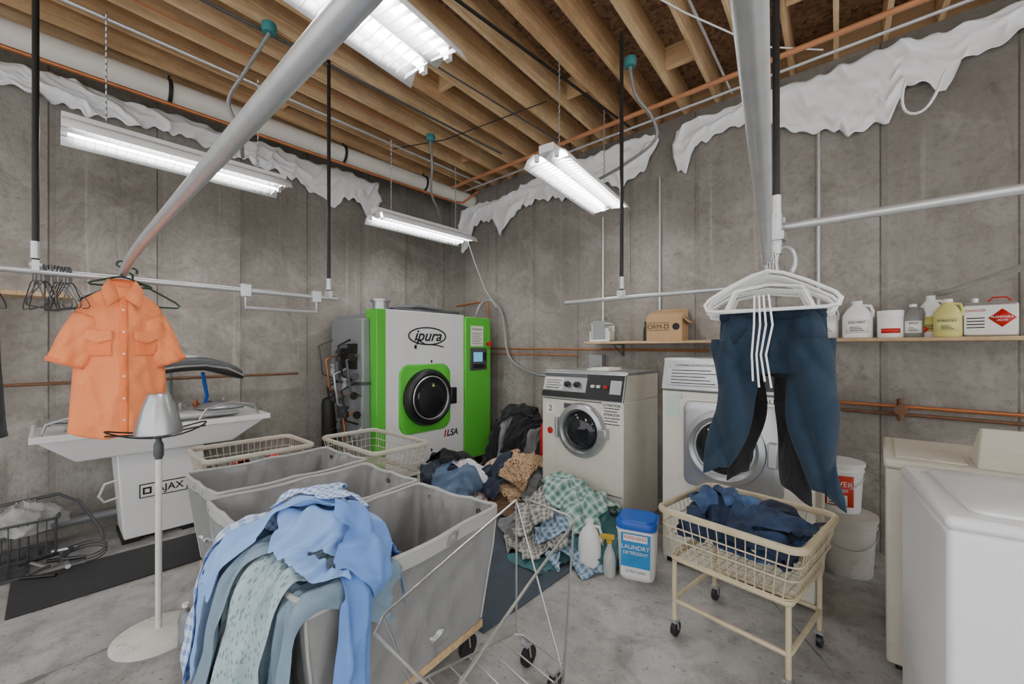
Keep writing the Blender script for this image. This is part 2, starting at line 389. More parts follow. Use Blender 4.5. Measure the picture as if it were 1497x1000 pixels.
# ---------------------------------------------------------------- rails
def rod(x,y,z0,m=iron,label='black iron rod dropping from the ceiling to a rail'):
    r=root('hanging_rod',label,'rod',(x,y,z0),group='ceiling drop rods')
    mk('rod',MB().cyl((0,0,0),(0,0,CH-z0),.0125,n=12),m,r)
    mk('bracket',MB().box(-.03,.03,-.012,.012,-.03,.02).cyl((0,-.02,0),(0,.02,0),.02),galv,r)
    mk('coupling',MB().cyl((0,0,.03),(0,0,.11),.018,n=12),galv,r)
rod(-3.0,-.04,1.80); rod(-3.0,1.36,1.80); rod(-1.29,2.55,1.77); rod(-.30,1.87,1.88)
top(mk('hanging_rail',MB().tube([(-3.0,-1.2,1.77),(-3.0,1.42,1.77)],.016,12),galv),'galvanized garment rail hung along the side wall','rail')
top(mk('hanging_rail',MB().tube([(-3.0,.26,1.79),(-2.9,.26,1.80),(-2.6,.258,1.83),(-2.2,.255,1.835),(.6,.25,1.825)],.0195,16),galv),'long galvanized garment pole holding an orange shirt','rail')
top(mk('hanging_rail',MB().tube([(-.06,.25,1.715),(-.315,1.795,1.72)],.0155,16),galv),'galvanized garment pole holding white hangers and pants','rail')
top(mk('hanging_rail',MB().tube([(-.3,1.85,1.86),(1.6,1.85,1.85)],.0155,14),galv),'galvanized cross rail above the white washer','rail')
top(mk('hanging_rail',MB().tube([(-1.74,2.55,1.74),(-.36,2.55,1.74)],.014,12),galv),'galvanized cross rail before the wall shelf','rail')
top(mk('hanging_rail',MB().tube([(.29,3.78,1.75),(.47,2.7,1.75),(.62,1.7,1.75)],.0155,12),galv),'galvanized rail fixed to the concrete back wall','rail')
r=root('rail_shackle','steel shackle joining two rails','shackle',(-.29,1.8,1.7))
mk('ring',MB().tube([(.03*math.cos(a)+.03,0,.055*math.sin(a)+.02) for a in [math.pi*2*k/20 for k in range(20)]],.008,8,True),steel,r)
mk('clamp',MB().cyl((0,0,.05),(0,0,.2),.022,n=14).box(-.03,.03,-.03,.03,.1,.13),steel,r)
r=root('drop_bracket','white metal drop bracket below the side rail','bracket',(-3.0,1.05,1.66))
mk('bar',MB().tube([(0,-.22,.08),(0,-.22,0),(0,.22,0),(0,.22,.08)],.01,8),galv,r)
parts('clamp',[(-.02,.02,-.25,-.19,.07,.15),(-.02,.02,.19,.25,.07,.15)],galv,r,.004)
# ---------------------------------------------------------------- white sheeting on the walls
def drape(axis,prof,off,label,seed,top_z=3.42):
    rnd=random.Random(seed); a0=prof[0][0]; a1=prof[-1][0]; n=int((a1-a0)*100)
    ph=[rnd.uniform(0,6) for _ in range(10)]
    A=[p[0] for p in prof]; B=[p[1] for p in prof]; T=[p[2] if len(p)>2 else top_z for p in prof]
    rdg=lambda t:(1-abs(math.sin(t)))**2.2
    def fn(u,v):
        a=a0+(a1-a0)*u; b=float(np.interp(a,A,B)); t=float(np.interp(a,A,T))+.015*math.sin(a*9+ph[0])+.008*math.sin(a*41+ph[3])
        rag=.014*math.sin(a*27+ph[1])+.012*math.sin(a*61+ph[2])+.02*rdg(a*14+ph[6])-.01
        z=t+(b-t)*v+rag*v
        m1=.5+.5*math.sin(a*3.1+ph[8]); m2=.5+.5*math.sin(a*4.7+ph[9]+1.5*v)
        q=a+.45*v*math.sin(a*1.7+ph[7])+.05*math.sin(v*4+a*5)
        f=.034*m1*rdg(q*9+ph[2])+.020*m2*rdg(q*17-3.5*v+ph[3])+.030*(1-m1)*rdg(v*4.2+a*2.4+ph[4])+.020*m2*rdg(v*6.5-a*5+ph[5])
        d=off+.006+f+.010*v
        al=a+.02*math.sin(v*5+a*12+ph[5])
        return (al,YB-d,z) if axis==0 else (XL+d,al,z)
    mb=MB().grid(fn,n,22)
    o=mk('wall_drape',mb,wfab,solid=.0008,ang=180,uv=[(0,0)]*len(mb.v))
    top(o,label,'cloth'); return o
drape(1,[(-1.2,3.18),(-.3,3.24),(.2,3.19),(.7,3.25),(1.2,3.20),(1.7,3.16),(2.1,2.98),(2.2,3.08),(2.35,3.14),(2.5,2.93),(2.66,3.16)],.02,'bunched white sheeting along the top of the side wall',1,3.40)
drape(0,[(-4.3,2.72,3.3),(-4.12,2.78,3.3),(-4.0,3.04,3.3),(-3.7,3.05,3.3),(-3.5,2.82,3.3),(-3.3,3.08,3.3),(-2.9,3.12),(-2.6,3.05),(-2.3,2.98),(-2.1,3.1),(-1.9,3.0),(-1.7,3.10),(-1.55,3.3)],.02,'torn white sheeting along the top of the back wall',2)
drape(0,[(-1.38,3.0,3.35),(-1.3,2.98,3.38),(-1.2,3.18),(-.9,3.24),(-.65,3.2),(-.5,3.05),(-.3,2.98),(-.1,2.9),(.05,2.95),(.12,3.14),(.3,3.04),(.38,3.17),(.6,3.24),(1.2,3.15),(2.4,3.2)],.02,'long white sheeting sagging along the top of the back wall',3)
top(mk('cloth_cord',MB().tube([(.12,3.64,3.12),(.10,3.62,3.0),(.11,3.62,2.92),(.14,3.62,2.88),(.19,3.62,2.87),(.23,3.63,2.91),(.27,3.64,3.0),(.3,3.66,3.12)],.009,8),wfab,sub=1),'looped white cloth cord hanging from the sheeting','cord')
# ---------------------------------------------------------------- ceiling electrical
def jb(loc,pts,label):
    r=root('junction_box',label,'electrical box',loc,group='junction boxes with flexible conduit')
    mk('cap',MB().lathe([(.038,0),(.046,.03),(.042,.06)],16),teal,r)
    P=[Vector(p)-Vector(loc) for p in pts]; Q=[]
    for i in range(len(P)-1):
        p0=P[max(i-1,0)];p1=P[i];p2=P[i+1];p3=P[min(i+2,len(P)-1)]
        for k in range(6):
            t=k/6; Q.append(.5*((2*p1)+(p2-p0)*t+(2*p0-5*p1+4*p2-p3)*t*t+(3*p1-p0-3*p2+p3)*t**3))
    Q.append(P[-1])
    mk('flexible_conduit',MB().tube(Q,.012,8),flex,r)
jb((-2.95,.95,3.44),[(-2.95,.95,3.44),(-3.1,.85,3.2),(-3.25,.8,3.05),(-3.3,.88,2.9),(-3.5,.95,2.81)],'teal junction cap with hanging flexible conduit')
jb((-1.35,2.8,3.44),[(-1.35,2.8,3.44),(-1.33,2.85,3.25),(-1.25,2.95,3.1),(-1.25,3.0,2.95),(-1.5,3.0,2.84),(-1.72,3.0,2.79)],'teal junction cap with looping flexible conduit')
jb((-3.3,2.5,3.44),[(-3.3,2.5,3.44),(-3.3,2.52,3.2),(-3.42,2.6,3.0),(-3.5,2.75,2.87),(-3.6,2.85,2.80)],'small teal junction cap with flexible conduit')
# ---------------------------------------------------------------- dry-cleaning machine (front faces +X)
m=root('dry_cleaning_machine','white and green industrial dry-cleaning machine with round black door','machine',(-3.6,2.85,0),R(90))
mk('body',MB().box(-.75,.74,.04,.86,.1,1.76),grey,m,bev=.01)
mk('plinth',MB().box(-.72,.72,.08,.84,0,.1),iron,m)
def rrect(cx,cz,w,h,r,y,n=8):
    P=[]
    for (sx,sz,a0) in((1,1,0),(-1,1,90),(-1,-1,180),(1,-1,270)):
        for k in range(n+1):
            a=R(a0+90*k/n); P.append((cx+sx*(w/2-r)+r*math.cos(a),y,cz+sz*(h/2-r)+r*math.sin(a)))
    return P
mk('front_panel',MB().box(-.66,.35,0,.04,.12,1.79),white,m,bev=.006)
mk('side_strip',MB().box(-.76,-.662,-.004,.2,.12,1.79),green,m,bev=.006,label='bright green vertical strip')
mk('control_column',MB().box(.352,.76,-.03,.05,.12,1.77),green,m,bev=.008,label='bright green control column')
mk('door_surround',MB().loft([rrect(-.187,.88,.66,.72,.12,0),rrect(-.187,.88,.64,.70,.11,-.02),rrect(-.187,.88,.60,.66,.11,-.025)]),green,m,bev=0,label='green rounded square recess around the door')
d=mk('door',MB().lathe([(.295,0),(.30,.03),(.285,.07),(.25,.085),(.235,.07),(.21,.06),(.2,.075),(.18,.08),(.1,.05),(.02,.04)],48,(-.187,-.02,.89),'y'),black,m,label='round black door with ribbed rim')
mk('door_glass',MB().lathe([(.19,.055),(.16,.09),(.1,.105),(.01,.11)],40,(-.187,-.02,.89),'y'),glassd,d)
mk('door_handle',MB().box(.06,.14,-.13,-.08,.80,.98),black,d,bev=.01)
mk('door_ring',MB().tube([(-.187+.222*math.cos(a),-.10,.89+.222*math.sin(a)) for a in [2*math.pi*k/40 for k in range(40)]],.009,6,True),steel,d)
mk('warning_label',MB().ngon([(-.205,-.133,1.01),(-.165,-.133,1.01),(-.185,-.131,1.045)]),yellowp,d)
text(m,'ipura',.165,(-.16,-.003,1.535),shear=.35,sx=1.05,bold=.003)
mk('logo_ellipse',MB().tube([(-.16+.24*math.cos(a),-.003,1.535+.09*math.sin(a)) for a in [2*math.pi*k/40 for k in range(40)]],.008,6,True),ink,m)
mk('logo_swash',MB().tube([(-.3,-.003,1.5),(-.2,-.003,1.45),(-.05,-.003,1.44),(.05,-.003,1.42)],.007,6),ink,m)
text(m,'LSA',.10,(.175,-.003,.46),shear=.2,bold=.003); text(m,'I',.10,(.07,-.003,.46),red,shear=.2,bold=.004)
mk('notice_sheet',MB().box(.43,.63,-.036,-.031,1.43,1.67),paper,m)
text(m,'WARNING',.035,(.53,-.037,1.63))
for k in range(7): mk('notice_line',MB().box(.45,.61-(k%3)*.02,-.038,-.0365,1.58-k*.02,1.585-k*.02),ink,m)
cp=mk('control_panel',MB().box(.42,.68,-.05,-.03,1.15,1.41),dgrey,m,bev=.004)
mk('screen',MB().box(.46,.6,-.054,-.05,1.25,1.36),screenb,cp)
parts('keypad',[(.45,.64,-.054,-.05,1.17,1.22),(.62,.66,-.056,-.05,1.26,1.36)],black,cp)
mk('emergency_button',MB().lathe([(.022,0),(.022,.03),(.03,.032),(.03,.045),(.0,.05)],16,(.705,-.03,1.46),'y'),red,m)
parts('lock_slot',[(-.33,-.30,-.003,0,1.4,1.44),(-.12,-.1,-.003,0,1.25,1.28),(-.12,-.1,-.003,0,.3,.33),(.0,.02,-.003,0,1.2,1.24)],ink,m)
mk('exhaust_stack',MB().lathe([(.08,0),(.08,.12),(.1,.12),(.1,.14),(.02,.15)],20,(-.6,.2,1.76)),steel,m)
mk('top_duct',MB().box(-.45,.3,.2,.6,1.76,1.83).tube([(-.5,.3,1.82),(-.1,.25,1.87),(.3,.3,1.84),(.6,.4,1.84)],.03,10),dgrey,m,bev=.005)
mk('side_housing',MB().fr((-.86,-.75,.10,.80),.35,(-.84,-.75,.12,.78),1.70),grey,m,bev=.02)
mk('housing_band',MB().box(-.868,-.75,.10,.80,1.05,1.08),dgrey,m)
mk('vent_grille',MB().box(-.872,-.85,.2,.5,1.2,1.45),iron,m)
mk('tank',MB().lathe([(.02,.25),(.06,.27),(.07,.30),(.07,.85),(.06,.9),(.02,.92)],24,(-.98,.52,0)),iron,m)
for k in range(12):
    y=.06+k*.055; z=.45+.14*((k*5)%7)
    mk('service_pipe',MB().tube([(-.86,y,z-.2),(-.94-.02*(k%3),y,z-.15),(-.98-.02*(k%3),y,z+.14),(-.88,y,z+.2)],.011,8),[steel,dgrey,iron,copper,iron][k%5],m)
for k in range(9):
    mk('valve',MB().lathe([(.0,0),(.03,.0),(.03,.045),(.018,.06),(.018,.08),(.034,.08),(.034,.1),(.0,.1)],12,(-.97-.03*(k%2),.08+.06*k,.50+.13*((k*2)%7))),[dgrey,iron,grey,iron][k%4],m)
for k in range(5):
    mk('gauge',MB().lathe([(.0,0),(.034,0),(.038,.02),(.034,.03),(.0,.03)],16,(-.95+.02*(k%2),.05+.02*k,.6+.18*k),'y'),[steel,black,iron,dgrey,black][k],m)
mk('upper_duct',MB().tube([(-.8,.35,1.42),(-.92,.4,1.42),(-.95,.4,1.36),(-.95,.4,1.1)],.028,14),dgrey,m)
top(mk('flexible_hose',MB().tube([(-3.72,3.5,1.78),(-3.72,3.56,1.95),(-3.68,3.66,2.03),(-3.56,3.72,1.98),(-3.46,3.74,1.8),(-3.44,3.74,1.4),(-3.36,3.74,1.25),(-3.1,3.74,1.12),(-2.8,3.74,1.08),(-2.3,3.74,1.1)],.018,10),flex,sub=1),'grey flexible hose looping behind the machine','hose')
top(mk('copper_stub_pipe',MB().tube([(-4.3,3.7,1.98),(-3.9,3.7,2.0),(-3.72,3.72,1.98),(-3.72,3.74,1.7)],.014,8),copper),'short copper pipe on the wall above the machine','pipe')
# ---------------------------------------------------------------- commercial washers
w=root('commercial_washer','cream front-loading commercial washer beside laundry piles','washing machine',(-1.775,2.8,0))
mk('cabinet',MB().box(-.372,.372,.0,.63,.04,1.0).fr((-.372,.372,.012,.63),1.0,(-.372,.372,.07,.63),1.2),cream,w,bev=.008)
mk('base',MB().box(-.35,.35,.03,.6,0,.04),iron,w)
mk('top_lid',MB().box(-.38,.38,.06,.635,1.2,1.222),steel,w,bev=.004)
cp=mk('control_panel',MB().fr((-.372,.372,-.012,.012),1.0,(-.372,.372,.045,.07),1.205),steel,w,bev=.003)
mk('panel_face',MB().fr((.05,.365,-.016,-.01),1.008,(.05,.365,.041,.047),1.198),black,cp)
mk('dark_strip',MB().fr((-.368,.05,-.016,-.01),1.008,(-.368,.05,-.002,.004),1.055),black,cp)
mk('upper_strip',MB().fr((-.368,.05,.030,.036),1.172,(-.368,.05,.039,.045),1.198),dgrey,cp)
mk('label_plate',MB().fr((-.355,-.17,-.001,.005),1.065,(-.355,-.17,.026,.032),1.162),paper,cp)
for k in range(4): mk('print_line',MB().box(-.34,-.20+.02*(k%2),-.004+.0068*k,.006+.0068*k,1.078+k*.02,1.083+k*.02),ink,cp)
for k,xx in enumerate((-.12,-.03)): mk('knob',MB().lathe([(.024,0),(.024,.025),(.014,.035)],16,(xx,.012,1.115),'y'),black,cp)
for b in [(.10,.125,-.004,.02,1.1,1.12),(.15,.175,-.004,.02,1.1,1.12)]: mk('push_button',MB().box(*b),plwhite,cp)
mk('indicator',MB().box(.21,.24,-.004,.02,1.1,1.12),red,cp)
mk('coin_plate',MB().fr((.26,.35,-.005,.002),1.06,(.26,.35,.024,.03),1.16),steel,cp)
parts('seam',[(-.36,.36,-.003,.0,.985,.992)],dgrey,w); parts('lower_seam',[(-.36,.36,-.003,0,.30,.306)],dgrey,w)
dr=mk('door',MB().lathe([(.215,0),(.215,.02),(.2,.045),(.17,.055),(.155,.04),(.15,.02),(.148,.01)],48,(.02,0,.76),'y'),steel,w,label='round steel door ring')
mk('door_glass',MB().lathe([(.152,.012),(.13,.045),(.09,.065),(.04,.075),(.002,.078)],40,(.02,0,.76),'y'),glassd,dr)
mk('door_handle',MB().box(.19,.26,-.06,-.0,.72,.80),steel,dr,bev=.01)
mk('door_hinge',MB().cyl((-.21,-.02,.68),(-.21,-.02,.84),.016,n=12),steel,dr)
s=mk('caution_sign',MB().box(.2,.36,-.005,0,.83,1.0),paper,w)
text(s,'ATTENTION',.026,(.28,-.006,.975),bold=.0006); text(s,'ATENCION',.026,(.28,-.006,.905),bold=.0006)
for k in range(5): mk('print_line',MB().box(.215,.345-.02*(k%2),-.007,-.0055,.95-k*.022-(.03 if k>1 else 0),.956-k*.022-(.03 if k>1 else 0)),ink,s)
mk('sticker',MB().lathe([(.028,0),(.028,.003)],20,(-.29,0,.72),'y'),red,w)
st=mk('number_sticker',MB().box(-.33,-.24,-.004,0,.86,.95),paper,w); text(st,'2',.07,(-.285,-.005,.905))
mk('instruction_sticker',MB().box(-.15,-.02,-.004,0,.92,.96),dgrey,w)
top(mk('folded_paper',MB().box(-1.8,-1.6,2.95,3.15,1.224,1.236).box(-1.78,-1.62,2.98,3.2,1.236,1.244),paper),'white papers lying on the cream washer','paper')
w=root('commercial_washer','large cream commercial washer with square steel door','washing machine',(-.665,2.7,0))
mk('cabinet',MB().box(-.41,.41,0,.50,.04,1.13).fr((-.41,.41,.01,.50),1.13,(-.41,.41,.06,.50),1.32),cream,w,bev=.008)
mk('base',MB().box(-.39,.39,.03,.48,0,.04),iron,w)
mk('top_lid',MB().box(-.418,.418,.05,.505,1.32,1.34),steel,w,bev=.004)
cp=mk('control_panel',MB().fr((-.41,.41,-.014,.012),1.14,(-.41,.41,.04,.065),1.33),steel,w,bev=.003)
mk('label_plate',MB().fr((-.37,-.05,-.018,-.01),1.17,(-.37,-.05,.024,.03),1.31),steel,cp)
text(cp,'LOADING INSTRUCTIONS',.02,(-.21,.0105,1.295))
for k in range(5): mk('print_line',MB().box(-.35,-.08-.03*(k%3),-.016+.0062*k,.0+.006*k,1.18+k*.02,1.185+k*.02),ink,cp)
mk('panel_face',MB().fr((.02,.38,-.018,-.01),1.16,(.02,.38,.028,.034),1.31),black,cp)
mk('cover_bolt',MB().lathe([(.02,0),(.02,.01)],14,(-.3,-.0,1.10),'y'),steel,w)
dp=mk('door_panel',MB().loft([rrect(0,.81,.54,.53,.05,0),rrect(0,.81,.53,.52,.05,-.022),rrect(0,.81,.49,.48,.05,-.03)]),steel,w,label='square brushed steel door panel')
dr=mk('door',MB().lathe([(.225,.02),(.22,.05),(.19,.06),(.17,.045),(.165,.02)],48,(-.03,0,.81),'y'),steel,dp)
mk('door_glass',MB().lathe([(.168,.02),(.13,.055),(.06,.075),(.002,.08)],40,(-.03,0,.81),'y'),glassd,dr)
mk('door_handle',MB().box(.2,.25,-.07,-.03,.74,.88),steel,dr,bev=.008)
s=mk('caution_sign',MB().box(.14,.33,-.005,0,.97,1.125),paper,w)
text(s,'CAUTION',.04,(.235,-.006,1.10))
for k in range(4): mk('print_line',MB().box(.155,.315-.03*(k%2),-.007,-.0055,1.05-k*.02,1.056-k*.02),ink,s)
mk('wash_sticker',MB().box(-.38,-.3,-.004,0,.96,1.1),mat('mint_label',C(200,222,206),.6),w)
parts('seam',[(-.4,.4,-.003,0,1.128,1.134)],dgrey,w); parts('lower_seam',[(-.4,.4,-.003,0,.34,.346)],dgrey,w)
# ---------------------------------------------------------------- domestic washers
w=root('top_load_washer','old cream top-loading washer standing by the back wall','washing machine',(.02,2.44,0))
mk('cabinet',MB().box(0,.68,0,.6,.03,.88),dcream,w,bev=.012)
mk('top_deck',MB().box(-.008,.688,-.008,.608,.88,.92),dcream,w,bev=.012)
F4=[(.03,.1,.03,.1,0,.03),(.58,.65,.03,.1,0,.03),(.03,.1,.5,.57,0,.03),(.58,.65,.5,.57,0,.03)]
parts('foot',F4,iron,w)
mk('lid',MB().box(.03,.25,.05,.55,.92,.928),dcream,w,bev=.004)
mk('control_console',MB().add([(.27,.03,.92),(.69,.03,.92),(.69,.2,1.06),(.30,.2,1.06),(.27,.27,.92),(.69,.27,.92),(.69,.23,1.06),(.3,.23,1.06)],[(0,1,2,3),(3,2,6,7),(7,6,5,4),(0,3,7,4),(1,5,6,2),(0,4,5,1)]),dcream,w,bev=.006)
w=root('top_load_washer','white top-loading washer with closed flat lid','washing machine',(.144,1.71,0),R(7.5))
mk('cabinet',MB().box(0,.68,0,.6,.03,.885),white,w,bev=.015)
mk('top_deck',MB().box(-.006,.686,-.006,.606,.885,.925),white,w,bev=.014)
mk('lid',MB().loft([[(p[0]+.31,p[2]+.30,z) for p in rrect(0,0,.50*k,.50*k,.04,0)] for z,k in((.926,1),(.936,1),(.941,.97),(.941,.5))]),white,w,ang=50)
parts('panel_groove',[(.18,.184,-.003,0,.08,.87),(.34,.344,-.003,0,.08,.87)],grey,w)
mk('control_console',MB().fr((.58,.68,.0,.6),.925,(.63,.68,.0,.6),1.04),white,w,bev=.01)
parts('foot',F4,iron,w)
# ---------------------------------------------------------------- casters helper
def caster(parent,x,y,h=.1,ry=0):
    c=mk('caster',MB().box(x-.018,x+.018,y-.02,y+.02,h-.012,h).tube([(x-.015,y,h-.01),(x-.015,y+.01,h*.42)],.004,6).tube([(x+.015,y,h-.01),(x+.015,y+.01,h*.42)],.004,6),steel,parent)
    mk('wheel',MB().lathe([(.01,-.01),(h*.40,-.01),(h*.42,0),(h*.40,.01),(.01,.01)],18,(x,y+.01,h*.42),'x'),black,c)
# ---------------------------------------------------------------- canvas carts
def canvas_cart(loc,rz,W,L,label,seed,zr=.67):
    r=root('canvas_laundry_cart',label,'laundry cart',loc,rz,group='grey canvas laundry carts')
    rnd=random.Random(seed); ph=[rnd.uniform(0,6) for _ in range(8)]
    def ring(sc_,z,off=0,sag=0,wr=0.0):
        P=[]; w=W/2*sc_-off; l=L/2*sc_-off; rr=.028; n=4
        pts=[]
        for (sx,sy,a0) in((1,1,0),(-1,1,90),(-1,-1,180),(1,-1,270)):
            for k in range(n+1):
                a=R(a0+90*k/n); pts.append((sx*(w-rr)+rr*math.cos(a),sy*(l-rr)+rr*math.sin(a)))
        out=[]
        for i,p in enumerate(pts):
            q=pts[(i+1)%len(pts)]
            dx=q[0]-p[0]; dy=q[1]-p[1]; d=math.hypot(dx,dy); k=40 if d>.2 else 1
            nx,ny=(dy/d,-dx/d) if d>1e-6 else (0,0)
            for t in range(k):
                x=p[0]+dx*t/k; y=p[1]+dy*t/k
                e=math.sin(math.pi*t/k) if k>1 else 0
                s_=t/k
                rd=lambda q_:(1-abs(math.sin(q_)))**2
                ds=-sag*.35*e+wr*e**.5*(.5*math.sin(s_*9+z*11+ph[0]+i)+1.1*rd(s_*7+z*9+ph[1]+i)*math.sin(z*6+ph[3])**2+.9*rd(s_*13-z*16+ph[2])+.6*rd(s_*19+z*5+ph[4])-.8)
                out.append((x+nx*ds,y+ny*ds,z-(.012*e*abs(math.sin(s_*6+ph[3])) if z>.6 else 0)))
        return out
    zs=[(.84,.17,0),(.855,.20,.04),(.87,.25,.06),(.888,.30,.08),(.905,.35,.09),(.922,.40,.09),(.94,.45,.09),(.955,.50,.08),(.97,.55,.06),(.983,.60,.04),(.995,.64,.02),(1.0,zr,0)]
    rings=[ring(a,z,0,s_,.022 if s_ else 0) for a,z,s_ in zs]+[ring(a,z,.012,s_,.022 if s_ else 0) for a,z,s_ in zs[::-1]]
    rings[-1]=ring(.84,.19,.012)
    mk('canvas_bag',MB().loft(rings),canvas,r,ang=60)
    mk('rim',MB().tube(ring(1.0,zr+.004,.004),.009,8,True),canvastrim,r)
    mk('hem_binding',MB().loft([ring(1.004,zr-.002,-.001),ring(.99,zr-.05,-.003),ring(.99,zr-.052,.002),ring(1.004,zr-.002,.004)],caps=False),canvastrim,r)
    mk('base_board',MB().box(-W*.42,W*.42,-L*.43,L*.43,.13,.165),shelfw,r,bev=.004)
    for sx in(-1,1):
        for sy in(-1,1):
            caster(r,sx*W*.34,sy*L*.36,.13)
            mk('corner_seam',MB().tube([(sx*W*.49*k_,sy*L*.49*k_,z) for k_,z in((.995,zr-.01),(.96,.5),(.91,.36),(.85,.18))],.005,6),canvastrim,r)
    for k in range(5):
        mk('grommet',MB().tube([(W/2-.018,-L*.36+k*L*.18+.012*math.cos(a),zr-.045+.012*math.sin(a)) for a in [2*math.pi*q/10 for q in range(10)]],.004,5,True),dgrey,r)
        if k<3: mk('grommet',MB().tube([(-W*.3+k*W*.3+.012*math.cos(a),L/2-.018,zr-.045+.012*math.sin(a)) for a in [2*math.pi*q/10 for q in range(10)]],.004,5,True),dgrey,r)
    mk('side_strap',MB().tube([(-W/2-.004,-L*.2,zr-.05),(-W/2-.01,-L*.2,zr-.15),(-W/2+.01,-L*.2,zr-.25)],.008,6),canvastrim,r)
    return r
canvas_cart((-1.545,.905,0),R(6),.55,.92,'grey canvas laundry cart heaped with blue shirts',1)
canvas_cart((-2.15,.93,0),R(2),.54,.84,'empty grey canvas laundry cart between two others',2)
canvas_cart((-2.76,.96,0),R(3),.55,.84,'grey canvas laundry cart beside the iron stand',3)
# ---------------------------------------------------------------- wire carts
def rectring(w,d,r,z,n=5):
    P=[]
    for (sx,sy,a0) in((1,1,0),(-1,1,90),(-1,-1,180),(1,-1,270)):
        for k in range(n+1):
            a=R(a0+90*k/n); P.append((sx*(w/2-r)+r*math.cos(a),sy*(d/2-r)+r*math.sin(a),z))
    return P
def wire_cart(loc,rz,W,D,zr,zb,label,m_=wirecream,n=1):
    r=root('wire_laundry_cart',label,'laundry cart',loc,rz,group='cream wire laundry carts')
    mk('rim',MB().tube(rectring(W,D,.05,zr),.013,8,True,1.3),m_,r)
    b=MB()
    for z,f in((zr-.07,.97),(zr-.13,.94),(zb,.86)): b.tube(rectring(W*f,D*f,.045,z),.0035,5,True)
    nx=int(W/.04); ny=int(D/.04)
    for k in range(1,nx):
        u=-.5+k/nx; b.tube([(u*W,-D/2,zr),(u*W*.86,-D*.43,zb),(u*W*.86,D*.43,zb),(u*W,D/2,zr)],.0024,4)
    for k in range(1,ny):
        u=-.5+k/ny; b.tube([(-W/2,u*D,zr),(-W*.43,u*D*.86,zb),(W*.43,u*D*.86,zb),(W/2,u*D,zr)],.0024,4)
    mk('wire_basket',b,m_,r)
    mk('frame',MB().tube([(p[0],p[1],zb-.015) for p in rectring(W*.83,D*.83,.02,0)],.012,6,True),m_,r)
    mk('lower_frame',MB().tube([(p[0],p[1],.18) for p in rectring(W*.81,D*.81,.02,0)],.011,6,True),m_,r)
    for sx in(-1,1):
        for sy in(-1,1):
            mk('leg',MB().cyl((sx*W*.4,sy*D*.4,zb-.01),(sx*W*.4,sy*D*.4,.08),.011,n=10),m_,r)
            caster(r,sx*W*.4,sy*D*.4,.085)
    return r
wirepale=mat('pale_grey_wire',C(190,184,168),.45,0,.12,14)
wire_cart((-3.37,.98,0),R(0),.5,.66,.69,.45,'pale wire laundry cart holding red items',wirepale)
wire_cart((-2.93,1.68,0),R(0),.8,.46,.69,.48,'empty pale wire laundry cart by the dry-cleaning machine',wirepale)
JB=wire_cart((-.48,2.215,0),R(-8),.60,.55,.62,.40,'cream wire laundry cart full of blue jeans')
# open chrome frame cart
r=root('wire_frame_cart','empty chrome folding wire cart frame on small wheels','cart frame')
f=MB()
f.tube([(-1.24,1.42,.71),(-1.17,1.03,.66),(-1.1,.66,.61),(-1.06,.61,.6),(-.78,.60,.6),(-.74,.64,.61),(-.84,1.03,.65),(-.93,1.42,.69),(-.97,1.45,.7),(-1.2,1.46,.71)],.005,8,True)
mk('top_hoop',f,chrome,r)
for a,b in [((-.93,1.42,.69),(-.98,1.42,.02)),((-1.24,1.42,.71),(-1.22,1.40,.12)),((-1.1,.66,.61),(-1.12,.8,.25)),((-.75,.66,.61),(-.8,.8,.2))]: mk('upright',MB().tube([a,b],.0045,8),chrome,r)
mk('lower_hoop',MB().tube([(-1.22,1.38,.13),(-1.12,.74,.33),(-1.09,.70,.33),(-.82,.70,.28),(-.8,.74,.27),(-.95,1.38,.1),(-.98,1.42,.09),(-1.19,1.41,.12)],.0045,8,True),chrome,r)
for k in range(5):
    t=.15+.17*k; mk('shelf_wire',MB().tube([(-1.22+.10*t,1.38-.64*t,.13+.2*t),(-.95+.15*t,1.38-.64*t,.1+.17*t)],.003,6),chrome,r)
mk('cross_brace',MB().tube([(-1.24,1.42,.71),(-.98,1.40,.1)],.0036,8),chrome,r)
caster(r,-1.16,1.40,.11); caster(r,-.99,1.36,.10)
# ---------------------------------------------------------------- mats and floor things
top(mk('floor_mat',MB().box(-3.86,-3.36,-.15,1.3,.001,.014),rubber,bev=.005),'long black rubber anti-fatigue mat before the press','mat')
top(mk('floor_mat',MB().box(-2.35,-1.45,1.42,2.75,.001,.01),matblue,bev=.004,rz=0),'dark blue-grey mat on the concrete floor','mat')
g=MB()
for k in range(9): g.box(-4.25+k*.045,-4.235+k*.045,-.45,-.08,.002,.02)
for k in range(6): g.box(-4.25,-3.88,-.45+k*.07,-.438+k*.07,.002,.02)
top(mk('drain_grate',g,dgrey),'dark metal drain grate lying on the floor','grate')
pz=MB().tube([(-4.45,-1,.12),(-4.45,1.6,.14)],.03,12)
top(mk('floor_pipe',pz,grey),'grey drain pipe running low along the side wall','pipe')
top(mk('floor_pipe',MB().tube([(-4.35,-1,.33),(-4.35,.05,.37),(-4.3,.15,.3),(-4.25,.25,.1),(-4.2,.27,.02)],.011,10),dgrey),'thin grey pipe bending to the floor beside the press','pipe')
r=root('metal_basket','dark wire basket holding a plastic bag by the wall','basket',(-4.3,-.13,0))
mk('basket_rim',MB().tube(rectring(.3,.36,.03,.26),.008,6,True),dgrey,r)
bb=MB()
for z in(.02,.1,.18): bb.tube(rectring(.28,.34,.03,z),.003,5,True)
for k in range(9):
    u=-.5+k/8; bb.tube([(u*.28,-.17,.26),(u*.27,-.165,.02),(u*.27,.165,.02),(u*.28,.17,.26)],.003,4).tube([(-.14,u*.33,.26),(-.135,u*.32,.02),(.135,u*.32,.02),(.14,u*.33,.26)],.003,4)
mk('basket_wires',bb,dgrey,r)
r=root('pipe_scraps','loose grey pipe pieces lying on the floor','scrap')
